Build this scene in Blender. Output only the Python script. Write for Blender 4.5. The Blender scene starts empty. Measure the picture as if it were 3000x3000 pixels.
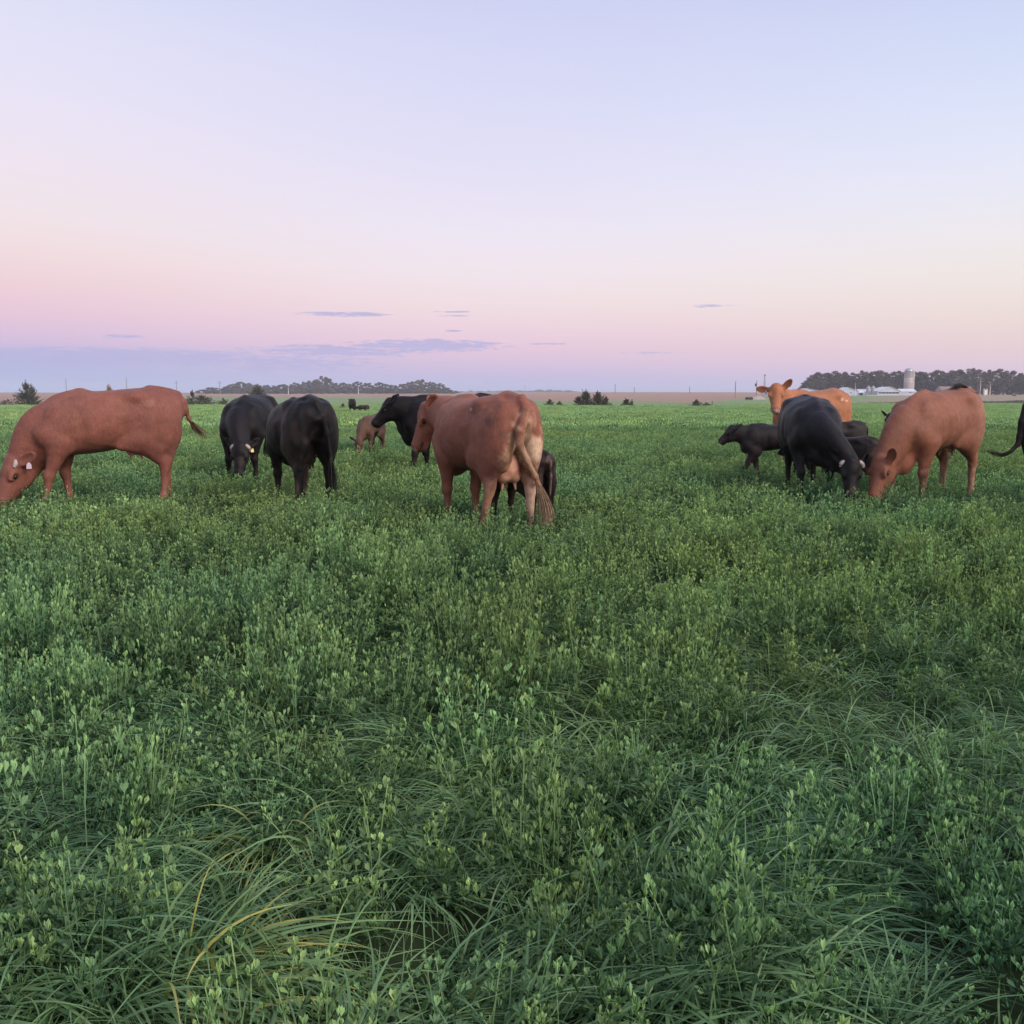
import bpy, math, random, os, sys
import numpy as np
from mathutils import Vector, Matrix

random.seed(7)
RNG = np.random.default_rng(7)
SC = bpy.context.scene
COL = SC.collection

# ------------------------------------------------------------------ camera
F = 2833.0                 # focal length in pixels of the 3000 px photograph
EYE = 1.42
Y0 = 1150.0                # row of eye level
PITCH = math.atan((1500 - Y0) / F)
cam = bpy.data.cameras.new('camera')
cam.sensor_width = 36.0
cam.lens = 36.0 * F / 3000.0
cam.clip_start = 0.05
cam.clip_end = 20000
camo = bpy.data.objects.new('camera', cam)
camo.location = (0, 0, EYE)
camo.rotation_euler = (math.pi / 2 - PITCH, 0, 0)
COL.objects.link(camo)
SC.camera = camo

# ------------------------------------------------------------------ colour helpers, exposure
def lin(r, g, b):
    def f(c):
        c /= 255.0
        return c / 12.92 if c <= 0.04045 else ((c + 0.055) / 1.055) ** 2.4
    return (f(r), f(g), f(b), 1.0)

SC.view_settings.view_transform = 'Standard'
SC.view_settings.look = 'None'
SC.view_settings.exposure = 0.0
SC.view_settings.gamma = 1.0
SC.view_settings.use_curve_mapping = False
SC.render.engine = 'CYCLES'
SC.cycles.max_bounces = 6
SC.cycles.diffuse_bounces = 3
SC.cycles.glossy_bounces = 2
SC.cycles.transmission_bounces = 3
SC.cycles.volume_bounces = 0
SC.cycles.transparent_max_bounces = 8
SC.cycles.use_denoising = True

# ------------------------------------------------------------------ node helper
class NT:
    def __init__(self, tree):
        self.t = tree
        self.n = tree.nodes
        self.l = tree.links
    def node(self, typ, **kw):
        nd = self.n.new(typ)
        for k, v in kw.items():
            setattr(nd, k, v)
        return nd
    def link(self, a, b):
        self.l.new(a, b)
    def put(self, sock, v):
        if isinstance(v, bpy.types.NodeSocket):
            self.l.new(v, sock)
        else:
            if isinstance(v, tuple) and len(v) == 3 and sock.type == 'RGBA': v = (*v, 1.0)
            sock.default_value = v
    def math(self, op, a, b=None, c=None, clamp=False):
        m = self.node('ShaderNodeMath', operation=op)
        m.use_clamp = clamp
        self.put(m.inputs[0], a)
        if b is not None: self.put(m.inputs[1], b)
        if c is not None: self.put(m.inputs[2], c)
        return m.outputs[0]
    def mix(self, fac, a, b, blend='MIX'):
        m = self.node('ShaderNodeMix', data_type='RGBA', blend_type=blend)
        self.put(m.inputs[0], fac)
        self.put(m.inputs[6], a)
        self.put(m.inputs[7], b)
        return m.outputs[2]
    def ramp(self, fac, stops, interp='LINEAR'):
        r = self.node('ShaderNodeValToRGB')
        r.color_ramp.interpolation = interp
        els = r.color_ramp.elements
        while len(els) < len(stops): els.new(0.5)
        for e, (p, c) in zip(els, sorted(stops, key=lambda s: s[0])):
            e.position = p
            e.color = c if len(c) == 4 else (*c, 1)
        self.put(r.inputs[0], fac)
        return r.outputs[0]
    def smooth(self, v, lo, hi):
        m = self.node('ShaderNodeMapRange', interpolation_type='SMOOTHSTEP')
        self.put(m.inputs[0], v)
        m.inputs[1].default_value = lo
        m.inputs[2].default_value = hi
        m.inputs[3].default_value = 0.0
        m.inputs[4].default_value = 1.0
        return m.outputs[0]
    def noise(self, vec, scale, detail=3, rough=0.55, dist=0.0):
        n = self.node('ShaderNodeTexNoise')
        if vec is not None: self.put(n.inputs['Vector'], vec)
        n.inputs['Scale'].default_value = scale
        n.inputs['Detail'].default_value = detail
        n.inputs['Roughness'].default_value = rough
        n.inputs['Distortion'].default_value = dist
        return n.outputs[0]

# ------------------------------------------------------------------ sky (dusk, looking away from the afterglow)
world = bpy.data.worlds.new('World')
SC.world = world
world.use_nodes = True
world.node_tree.nodes.clear()
W = NT(world.node_tree)
tc = W.node('ShaderNodeTexCoord')
sep = W.node('ShaderNodeSeparateXYZ')
W.link(tc.outputs['Generated'], sep.inputs[0])
sx, sy, sz = sep.outputs
deg = 180 / math.pi
elev = W.math('MULTIPLY', W.math('ARCSINE', W.math('MAXIMUM', W.math('MINIMUM', sz, 1.0), -1.0)), deg)
az = W.math('MULTIPLY', W.math('ARCTAN2', sx, sy), deg)     # 0 straight ahead, right positive

def row_deg(y):
    return math.degrees(math.atan((Y0 - y) / F)) if y > 100 else math.degrees(math.atan((1500 - y) / F)) - math.degrees(PITCH)
def sky_ramp(rows, zen):
    stops = [(max(0.0, (row_deg(y) + 2) / 92.0), lin(*c)) for y, c in rows]
    stops += [((38 + 2) / 92.0, zen[0]), (1.0, zen[1])]
    return stops
ef = W.math('DIVIDE', W.math('ADD', elev, 2.0), 92.0, clamp=True)
zen = (lin(190, 202, 238), lin(168, 186, 226))
left = W.ramp(ef, sky_ramp([(0, (217, 222, 247)), (200, (226, 227, 248)), (400, (235, 229, 247)), (550, (241, 230, 241)), (700, (243, 228, 231)),
    (800, (243, 219, 221)), (880, (239, 207, 216)), (950, (231, 198, 218)), (1015, (212, 190, 222)), (1055, (176, 180, 223)), (1148, (163, 185, 228))], zen))
mid = W.ramp(ef, sky_ramp([(0, (207, 211, 243)), (200, (214, 216, 246)), (400, (222, 222, 247)), (550, (230, 226, 247)), (700, (238, 231, 245)),
    (800, (243, 231, 239)), (890, (243, 225, 229)), (960, (240, 214, 224)), (1020, (233, 202, 221)), (1075, (214, 193, 223)), (1115, (190, 185, 225)), (1148, (172, 184, 228))], zen))
right = W.ramp(ef, sky_ramp([(0, (199, 209, 242)), (200, (206, 217, 246)), (400, (218, 227, 250)), (600, (231, 234, 249)), (750, (239, 235, 237)),
    (850, (241, 232, 227)), (950, (238, 222, 216)), (1020, (234, 211, 212)), (1080, (228, 202, 216)), (1120, (214, 195, 221)), (1148, (192, 189, 226))], zen))
tL = W.smooth(az, -34.0, 2.0)
tR = W.smooth(az, -4.0, 34.0)
front = W.mix(tR, W.mix(tL, left, mid), right)
# afterglow on the other side of the sky, behind and to the right of the camera
GLOW_AZ = 130.0
ga = math.radians(GLOW_AZ)
gx, gy = math.sin(ga), math.cos(ga)
hor = W.math('SQRT', W.math('MAXIMUM', W.math('SUBTRACT', 1.0, W.math('MULTIPLY', sz, sz)), 1e-5))
cosg = W.math('DIVIDE', W.math('ADD', W.math('MULTIPLY', sx, gx), W.math('MULTIPLY', sy, gy)), hor)
back = W.ramp(ef, [(0.0, (1.0, .72, .52, 1)), (0.04, (1.0, .76, .56, 1)), (0.12, (.93, .80, .70, 1)), (0.25, (.74, .73, .78, 1)), (0.45, zen[0]), (1.0, zen[1])])
bsc = W.ramp(ef, [(0.0, (1, 1, 1, 1)), (0.12, (.75, .75, .75, 1)), (0.35, (.3, .3, .3, 1)), (0.8, (0, 0, 0, 1))])
gw = W.smooth(cosg, -0.12, 0.9)
skyc = W.mix(gw, front, back)
GLOW_GAIN = 1.6
gain = W.math('ADD', 1.0, W.math('MULTIPLY', W.math('MULTIPLY', gw, bsc), GLOW_GAIN))
# thin cloud streaks, each at its own azimuth and elevation
av = W.node('ShaderNodeCombineXYZ')
W.link(az, av.inputs[0]); W.link(elev, av.inputs[1])
vm = W.node('ShaderNodeVectorMath', operation='MULTIPLY')
W.link(av.outputs[0], vm.inputs[0]); vm.inputs[1].default_value = (0.8, 6.5, 1)
cn = W.noise(vm.outputs[0], 1.0, 5, 0.62, 0.3)
vm2 = W.node('ShaderNodeVectorMath', operation='MULTIPLY')
W.link(av.outputs[0], vm2.inputs[0]); vm2.inputs[1].default_value = (2.4, 20.0, 1)
cn2 = W.noise(vm2.outputs[0], 1.0, 4, 0.6, 0.2)
def pxaz(x): return math.degrees(math.atan((x - 1500) / F))
clouds = [(870, 1165, 922, 937, 1.0), (1270, 1385, 917, 923, .8), (1265, 1385, 929, 934, .8), (1300, 1360, 970, 977, .8),
          (1000, 1500, 996, 1036, 1.15), (700, 1300, 1012, 1052, .95), (1530, 1665, 1007, 1014, .8), (1800, 2030, 1033, 1041, .6), (2110, 2250, 1095, 1101, .35),
          (2010, 2145, 902, 913, .75), (1700, 1745, 918, 922, .5), (290, 440, 992, 1008, .7), (-200, 900, 1028, 1085, 1.0), (560, 1150, 1040, 1100, .75)]
acc = None
for (x0, x1, y0, y1, st) in clouds:
    a0, a1 = pxaz(x0), pxaz(x1)
    e1, e0 = row_deg(y0), row_deg(y1)
    da = W.math('MULTIPLY', W.math('SUBTRACT', az, (a0 + a1) / 2), 2.0 / (a1 - a0))
    de = W.math('MULTIPLY', W.math('SUBTRACT', elev, (e0 + e1) / 2), 2.0 / max(e1 - e0, 0.1))
    d2 = W.math('ADD', W.math('MULTIPLY', da, da), W.math('MULTIPLY', de, de))
    m = W.math('MULTIPLY', W.math('SUBTRACT', 1.25, d2, clamp=False), st)
    m = W.math('MAXIMUM', m, 0.0)
    acc = m if acc is None else W.math('MAXIMUM', acc, m)
nz = W.math('ADD', W.math('MULTIPLY', W.math('SUBTRACT', cn, 0.5), 3.6), W.math('MULTIPLY', W.math('SUBTRACT', cn2, 0.5), 2.0))
cm = W.smooth(W.math('MULTIPLY', W.math('ADD', acc, nz), W.smooth(acc, 0.0, 0.25)), 0.25, 1.1)
skyc = W.mix(W.math('MULTIPLY', cm, 0.85), skyc, lin(182, 180, 222))
bg = W.node('ShaderNodeBackground')
W.link(skyc, bg.inputs[0]); W.link(gain, bg.inputs[1])
wo = W.node('ShaderNodeOutputWorld')
W.link(bg.outputs[0], wo.inputs[0])
world.cycles.sampling_method = 'MANUAL'
world.cycles.sample_map_resolution = 512

# low, broad, warm light of the afterglow
sun = bpy.data.lights.new('sun', 'SUN')
sun.energy = 3.4
sun.angle = math.radians(26)
sun.color = (1.0, 0.86, 0.76)
suno = bpy.data.objects.new('sun', sun)
SUN_EL = math.radians(36)
sd = Vector((math.sin(ga) * math.cos(SUN_EL), math.cos(ga) * math.cos(SUN_EL), math.sin(SUN_EL)))
suno.rotation_euler = sd.to_track_quat('Z', 'Y').to_euler()
suno.location = sd * 50
COL.objects.link(suno)

# ------------------------------------------------------------------ object helpers
def mesh_obj(name, verts, faces, mat=None, parent=None, smooth=False, mats=None, fmat=None, kind=None):
    me = bpy.data.meshes.new(name)
    me.from_pydata([tuple(v) for v in verts], [], [tuple(f) for f in faces])
    if mats:
        for m in mats: me.materials.append(m)
        if fmat is not None: me.polygons.foreach_set('material_index', np.asarray(fmat, np.int32))
    elif mat: me.materials.append(mat)
    if smooth: me.polygons.foreach_set('use_smooth', np.ones(len(me.polygons), bool))
    me.update()
    o = bpy.data.objects.new(name, me)
    COL.objects.link(o)
    if parent is not None: o.parent = parent
    if kind: o['kind'] = kind
    return o

def thing(name, label, cat, loc, rz=0.0, group=None, scale=1.0):
    o = bpy.data.objects.new(name, None)
    o.empty_display_size = 0.2
    o.location = loc
    o.rotation_euler = (0, 0, rz)
    o.scale = (scale,) * 3
    COL.objects.link(o)
    tag(o, label, cat, group)
    return o
def tag(o, label=None, cat=None, group=None, kind=None):
    if label: o['label'] = label
    if cat: o['category'] = cat
    if group: o['group'] = group
    if kind: o['kind'] = kind

class MB:
    """collects simple solids"""
    def __init__(self): self.v = []; self.f = []; self.m = []
    def add(self, vs, fs, m=0):
        b = len(self.v)
        self.v += [tuple(v) for v in vs]
        self.f += [tuple(i + b for i in f) for f in fs]
        self.m += [m] * len(fs)
    def box(self, x0, x1, y0, y1, z0, z1, m=0):
        self.add([(x0, y0, z0), (x1, y0, z0), (x1, y1, z0), (x0, y1, z0), (x0, y0, z1), (x1, y0, z1), (x1, y1, z1), (x0, y1, z1)],
                 [(0, 3, 2, 1), (4, 5, 6, 7), (0, 1, 5, 4), (1, 2, 6, 5), (2, 3, 7, 6), (3, 0, 4, 7)], m)
    def tube(self, pts, rad, n=6, m=0, cap=True):
        pts = [Vector(p) for p in pts]
        rad = rad if isinstance(rad, (list, tuple)) else [rad] * len(pts)
        rings = []
        for i, p in enumerate(pts):
            d = (pts[min(i + 1, len(pts) - 1)] - pts[max(i - 1, 0)])
            if d.length < 1e-9: d = Vector((0, 0, 1))
            d.normalize()
            a = d.cross(Vector((0, 0, 1)) if abs(d.z) < .9 else Vector((1, 0, 0))).normalized()
            b = d.cross(a)
            rings.append([p + (a * math.cos(2 * math.pi * k / n) + b * math.sin(2 * math.pi * k / n)) * rad[i] for k in range(n)])
        vs = [v for r in rings for v in r]
        fs = []
        for i in range(len(pts) - 1):
            for k in range(n):
                k2 = (k + 1) % n
                fs.append((i * n + k, i * n + k2, (i + 1) * n + k2, (i + 1) * n + k))
        if cap:
            fs.append(tuple(range(n)))
            fs.append(tuple((len(pts) - 1) * n + k for k in reversed(range(n))))
        self.add(vs, fs, m)
    def lathe(self, prof, n=16, c=(0, 0), m=0):
        vs = []
        for r, z in prof:
            for k in range(n):
                a = 2 * math.pi * k / n
                vs.append((c[0] + r * math.cos(a), c[1] + r * math.sin(a), z))
        fs = []
        for i in range(len(prof) - 1):
            for k in range(n):
                k2 = (k + 1) % n
                fs.append((i * n + k, i * n + k2, (i + 1) * n + k2, (i + 1) * n + k))
        fs.append(tuple(reversed(range(n))))
        fs.append(tuple((len(prof) - 1) * n + k for k in range(n)))
        self.add(vs, fs, m)
    def build(self, name, mat, parent=None, smooth=False, mats=None):
        return mesh_obj(name, self.v, self.f, mat, parent, smooth, mats, self.m if mats else None)

# ------------------------------------------------------------------ plain materials
def simple_mat(name, col, rough=0.7, spec=0.3, var=0.0, scale=3.0, metal=0.0, bump=0.0, coords='Object'):
    m = bpy.data.materials.new(name)
    m.use_nodes = True
    t = NT(m.node_tree)
    b = t.n['Principled BSDF']
    tcn = t.node('ShaderNodeTexCoord')
    c = (*col[:3], 1)
    if var > 0:
        n = t.noise(tcn.outputs[coords], scale, 4, 0.6)
        lo = tuple(x * (1 - var) for x in col[:3]) + (1,)
        hi = tuple(min(1, x * (1 + var)) for x in col[:3]) + (1,)
        t.link(t.ramp(n, [(0.3, lo), (0.7, hi)]), b.inputs['Base Color'])
    else:
        b.inputs['Base Color'].default_value = c
    if bump > 0:
        n = t.noise(tcn.outputs[coords], scale * 6, 4, 0.6)
        bp = t.node('ShaderNodeBump')
        bp.inputs['Strength'].default_value = bump
        bp.inputs['Distance'].default_value = 0.02
        t.link(n, bp.inputs['Height']); t.link(bp.outputs[0], b.inputs['Normal'])
    b.inputs['Roughness'].default_value = rough
    b.inputs['Specular IOR Level'].default_value = spec
    b.inputs['Metallic'].default_value = metal
    return m

# ------------------------------------------------------------------ terrain
TD = np.array([0, 25, 50, 85, 120, 200, 400, 600, 800, 1200, 1700, 2600, 4000, 9000.])
TZ = np.array([0, 0, -.18, -.50, -.72, -1.25, -1.7, -1.05, -.05, 1.35, 1.5, -2.0, -12, -60.])
def _mono(d):
    # cubic smooth through the table
    d = np.asarray(d, float)
    m = np.gradient(TZ, TD)
    i = np.clip(np.searchsorted(TD, d) - 1, 0, len(TD) - 2)
    h = TD[i + 1] - TD[i]
    t = np.clip((d - TD[i]) / h, 0, 1)
    return ((2 * t**3 - 3 * t**2 + 1) * TZ[i] + (t**3 - 2 * t**2 + t) * h * m[i] + (-2 * t**3 + 3 * t**2) * TZ[i + 1] + (t**3 - t**2) * h * m[i + 1])
def ground_z(x, y):
    x = np.asarray(x, float); y = np.asarray(y, float)
    d = np.hypot(x, y)
    a = np.arctan2(x, y)
    z = _mono(d)
    far = np.clip((d - 300) / 900, 0, 1)
    z = z + far * (0.9 * a + 0.5 * np.abs(a) + .35 * np.sin(a * 9 + 1) )
    z = z + 1.0 * np.exp(-((d - 540) / 200) ** 2) * np.clip((a - .20) / .12, 0, 1)
    near = np.clip(1 - d / 200, 0, 1)
    z = z + near * 0.03 * (np.sin(x * .55 + 1.2) * np.cos(y * .43)) 
    return z
def px_x(px, y):                       # world x of photo column at distance y
    return (px - 1500) / F * (y * math.cos(PITCH) + 1.2 * math.sin(PITCH))
def dist_of_row(px, row, add=0.0):
    """distance along the ray's azimuth at which the ground shows in this photo row"""
    t = (px - 1500) / F / math.cos(PITCH)
    ys = np.geomspace(20, 1500, 1500)
    xs = ys * t
    z = ground_z(xs, ys) + add
    up = (z - EYE) * math.cos(PITCH) + ys * math.sin(PITCH)
    D = ys * math.cos(PITCH) - (z - EYE) * math.sin(PITCH)
    r = 1500 - F * up / D
    k = np.argmax(r <= row)
    if r[k] > row: k = len(ys) - 1
    return float(ys[k])
def at(px, y, dz=0.0):
    x = px_x(px, y)
    return Vector((x, y, float(ground_z(x, y)) + dz))

PX = np.array([-1400, -400, 0, 400, 900, 1500, 1750, 1900, 2040, 2110, 2250, 2500, 3000, 3600, 4800.])
PR = np.array([1189, 1189, 1189, 1190, 1191, 1193, 1195, 1197, 1197, 1194, 1189, 1182, 1175, 1174, 1174.])
BX = np.array([-1400, 0, 110, 350, 560, 1150, 1450, 1650, 1780, 1900, 2030, 2110, 2190, 2300, 2500, 3000, 4800.])
BR = np.array([1186, 1186, 1184, 1166, 1163, 1165, 1170, 1176, 1173, 1175, 1181, 1173, 1164, 1161, 1157, 1156, 1156.])
edge_t, edge_p, edge_b = [], [], []
for px in np.linspace(-1400, 4400, 117):
    dp = dist_of_row(px, np.interp(px, PX, PR))
    db = max(dist_of_row(px, np.interp(px, BX, BR)), dp + 6)
    edge_t.append((px - 1500) / F / math.cos(PITCH)); edge_p.append(dp); edge_b.append(db)
edge_t = np.array(edge_t); edge_p = np.array(edge_p); edge_b = np.array(edge_b)
def pasture_edge(t): return np.interp(t, edge_t, edge_p)

def sheet(name, tvals, rows_of, mat, kind='structure'):
    V = []; nr = None
    for t in tvals:
        ys = rows_of(t); nr = len(ys)
        xs = ys * t
        zs = ground_z(xs, ys)
        V += list(zip(xs, ys, zs))
    fs = []
    for i in range(len(tvals) - 1):
        for j in range(nr - 1):
            a = i * nr + j
            fs.append((a, a + nr, a + nr + 1, a + 1))
    return mesh_obj(name, V, fs, mat, None, True, kind=kind)

def ground_mat(name, cols, sc1, sc2, tan=False, rows=False):
    m = bpy.data.materials.new(name); m.use_nodes = True
    t = NT(m.node_tree); b = t.n['Principled BSDF']
    g = t.node('ShaderNodeNewGeometry')
    mp = t.node('ShaderNodeVectorMath', operation='MULTIPLY'); t.link(g.outputs['Position'], mp.inputs[0]); mp.inputs[1].default_value = (1, 1, 0.2)
    n1 = t.noise(mp.outputs[0], sc1, 5, 0.6)
    n2 = t.noise(mp.outputs[0], sc2, 3, 0.6)
    c = t.ramp(n1, [(0.3, cols[0]), (0.7, cols[1])])
    c = t.mix(t.smooth(n2, 0.35, 0.7), c, cols[2])
    if tan:
        s = t.node('ShaderNodeSeparateXYZ'); t.link(g.outputs['Position'], s.inputs[0])
        az_ = t.math('DIVIDE', s.outputs[0], s.outputs[1])
        e = t.math('ADD', az_, t.math('MULTIPLY', t.math('SUBTRACT', n1, .5), .12))
        e = t.math('ADD', e, t.math('MULTIPLY', s.outputs[1], -0.00012))
        c = t.mix(t.smooth(e, .30, .36), c, tan)
    if rows:
        mp2 = t.node('ShaderNodeVectorMath', operation='MULTIPLY'); t.link(g.outputs['Position'], mp2.inputs[0]); mp2.inputs[1].default_value = (0.004, .05, 0)
        n3 = t.noise(mp2.outputs[0], 1.0, 4, .6)
        c = t.mix(t.smooth(n3, .5, .75), c, rows)
    t.link(c, b.inputs['Base Color'])
    b.inputs['Roughness'].default_value = 0.9
    b.inputs['Specular IOR Level'].default_value = 0.1
    return m
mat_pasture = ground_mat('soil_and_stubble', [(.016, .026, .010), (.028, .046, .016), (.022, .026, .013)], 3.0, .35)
mat_mid = ground_mat('short_green_field', [(.12, .19, .075), (.15, .23, .09), (.18, .24, .11)], .15, .03, tan=(.25, .20, .14, 1))
mat_brown = ground_mat('harvested_brown_field', [(.26, .16, .115), (.31, .195, .145), (.28, .19, .14)], .08, .012, rows=(.20, .125, .095, 1))
tv = np.concatenate([np.linspace(-1.0, 1.0, 81)])
tv = np.unique(np.concatenate([tv, edge_t]))
tv = tv[(tv > -1.01) & (tv < 1.01)]
NP = 46
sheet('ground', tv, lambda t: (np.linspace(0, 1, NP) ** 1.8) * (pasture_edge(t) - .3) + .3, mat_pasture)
sheet('far_field', tv, lambda t: pasture_edge(t) + (np.interp(t, edge_t, edge_b) - pasture_edge(t)) * np.linspace(0, 1, 24), mat_mid)
sheet('brown_field', tv, lambda t: np.geomspace(np.interp(t, edge_t, edge_b), 9000, 70), mat_brown)
# ground under and behind the camera
ap = mesh_obj('ground', [(-200, -200, 0), (200, -200, 0), (200, -.1, 0), (.3 * 1.0, .3, float(ground_z(.3, .3))), (-.3 * 1.0, .3, float(ground_z(-.3, .3))), (-200, -.1, 0)],
              [(0, 1, 2, 3, 4, 5)], mat_pasture, kind='structure')
ap.location.z = -0.06

#@@COWS
# ================================================================== cattle: one continuous skin per animal from a blended distance field
def smin(a, b, k):
    h = np.maximum(k - np.abs(a - b), 0) / k
    return np.minimum(a, b) - h * h * k * 0.25

class Field:
    def __init__(self, lo, hi, h):
        self.h = h; self.lo = np.array(lo, np.float32)
        n = np.ceil((np.array(hi) - self.lo) / h).astype(int) + 1
        self.ax = [self.lo[i] + h * np.arange(n[i], dtype=np.float32) for i in range(3)]
        self.D = np.full(n, 1.0, np.float32)
    def _sl(self, lo, hi):
        s = []
        for i in range(3):
            a = int(np.searchsorted(self.ax[i], lo[i])); b = int(np.searchsorted(self.ax[i], hi[i]))
            s.append(slice(max(a, 0), max(b, 0)))
        return tuple(s)
    def _grid(self, s):
        return (self.ax[0][s[0]][:, None, None], self.ax[1][s[1]][None, :, None], self.ax[2][s[2]][None, None, :])
    def put(self, fn, lo, hi, k, sub=False):
        s = self._sl(np.array(lo) - k - .02, np.array(hi) + k + .02)
        if any(x.stop <= x.start for x in s): return
        d = fn(*self._grid(s)).astype(np.float32)
        cur = self.D[s]
        self.D[s] = -smin(-cur, d, k) if sub else smin(cur, d, k)
    def cap(self, a, b, ra, rb, k=.05, flat=1.0, lat=(0, 1, 0), sub=False):
        a = np.array(a, np.float32); b = np.array(b, np.float32); lat = np.array(lat, np.float32)
        ab = b - a; L2 = float(ab @ ab) + 1e-9
        def fn(x, y, z):
            px, py, pz = x - a[0], y - a[1], z - a[2]
            t = np.clip((px * ab[0] + py * ab[1] + pz * ab[2]) / L2, 0, 1)
            vx, vy, vz = px - t * ab[0], py - t * ab[1], pz - t * ab[2]
            vl = vx * lat[0] + vy * lat[1] + vz * lat[2]
            q = vx * vx + vy * vy + vz * vz - vl * vl
            e = np.sqrt(np.maximum(q, 0) + (vl / flat) ** 2)
            return (e - (ra + (rb - ra) * t)) * (1 if flat >= 1 else (0.35 + 0.65 * flat))
        r = max(ra, rb) * max(1, flat)
        self.put(fn, np.minimum(a, b) - r, np.maximum(a, b) + r, k, sub)
    def ell(self, c, r, k=.05, R=None, sub=False):
        c = np.array(c, np.float32); r = np.array(r, np.float32)
        R = np.eye(3, dtype=np.float32) if R is None else np.array(R, np.float32)   # rows are the axes
        def fn(x, y, z):
            px, py, pz = x - c[0], y - c[1], z - c[2]
            q = [(px * R[i, 0] + py * R[i, 1] + pz * R[i, 2]) for i in range(3)]
            k0 = np.sqrt(sum((q[i] / r[i]) ** 2 for i in range(3)))
            k1 = np.sqrt(sum((q[i] / r[i] ** 2) ** 2 for i in range(3))) + 1e-6
            return k0 * (k0 - 1) / k1
        m = float(r.max())
        ext = np.sqrt(((R * r[:, None]) ** 2).sum(0))
        self.put(fn, c - ext, c + ext, k, sub)
    def mesh(self):
        D = self.D; s = D < 0
        nx, ny, nz = D.shape
        cnt = np.zeros((nx - 1, ny - 1, nz - 1), np.uint8)
        offs = [(i, j, k) for i in (0, 1) for j in (0, 1) for k in (0, 1)]
        for i, j, k in offs: cnt += s[i:nx - 1 + i, j:ny - 1 + j, k:nz - 1 + k]
        act = (cnt > 0) & (cnt < 8)
        I = np.argwhere(act)
        idx = np.full(act.shape, -1, np.int32); idx[act] = np.arange(len(I))
        cor = {o: D[I[:, 0] + o[0], I[:, 1] + o[1], I[:, 2] + o[2]] for o in offs}
        P = np.zeros((len(I), 3), np.float32); n = np.zeros(len(I), np.float32)
        for o in offs:
            for a in range(3):
                if o[a]: continue
                q = list(o); q[a] = 1; q = tuple(q)
                d0, d1 = cor[o], cor[q]
                m = (d0 < 0) != (d1 < 0)
                t = np.where(m, d0 / np.where(m, d0 - d1, 1), 0)
                pt = np.repeat(np.array([o], np.float32), len(I), 0)
                pt[:, a] += t
                P += pt * m[:, None]; n += m
        P = (P / n[:, None] + I) * self.h + self.lo
        Q = []
        for a in range(3):
            u, v = (a + 1) % 3, (a + 2) % 3
            sl0 = [slice(None)] * 3; sl1 = [slice(None)] * 3
            sl0[a] = slice(0, -1); sl1[a] = slice(1, None)
            s0, s1 = s[tuple(sl0)], s[tuple(sl1)]
            E = np.argwhere(s0 != s1)
            ok = (E[:, u] > 0) & (E[:, v] > 0) & (E[:, u] < act.shape[u]) & (E[:, v] < act.shape[v])
            E = E[ok]
            inside = s0[E[:, 0], E[:, 1], E[:, 2]]
            def c(du, dv):
                e = E.copy(); e[:, u] -= du; e[:, v] -= dv
                return idx[e[:, 0], e[:, 1], e[:, 2]]
            q = np.stack([c(1, 1), c(0, 1), c(0, 0), c(1, 0)], 1)
            q[~inside] = q[~inside][:, ::-1]
            Q.append(q)
        Q = np.concatenate(Q)
        # one light relaxing pass
        for _ in range(2):
            S = np.zeros_like(P); N = np.zeros(len(P), np.float32)
            for a, b in ((0, 1), (1, 2), (2, 3), (3, 0)):
                np.add.at(S, Q[:, a], P[Q[:, b]]); np.add.at(N, Q[:, a], 1)
            P = P * .5 + .5 * S / np.maximum(N, 1)[:, None]
        return P, Q

def fast_mesh(name, P, Q, smooth=True):
    me = bpy.data.meshes.new(name)
    k = Q.shape[1]
    me.vertices.add(len(P)); me.vertices.foreach_set('co', np.ascontiguousarray(P, np.float32).ravel())
    me.loops.add(len(Q) * k); me.loops.foreach_set('vertex_index', np.ascontiguousarray(Q, np.int32).ravel())
    me.polygons.add(len(Q)); me.polygons.foreach_set('loop_start', np.arange(0, len(Q) * k, k, dtype=np.int32))
    me.update(calc_edges=True)
    if smooth: me.polygons.foreach_set('use_smooth', np.ones(len(Q), bool))
    return me

def vnoise(P, sc, seed):
    """smooth pseudo noise, about -1..1"""
    r = np.random.default_rng(seed)
    o = np.zeros(len(P), np.float32)
    for i in range(9):
        d = r.normal(size=3); d /= np.linalg.norm(d)
        f = sc * r.uniform(.6, 2.2)
        o += np.sin(P @ d * f + r.uniform(0, 6.28) + 1.3 * np.sin(P @ np.roll(d, 1) * f * .7 + r.uniform(0, 6.28)))
    return o / 4.0

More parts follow.
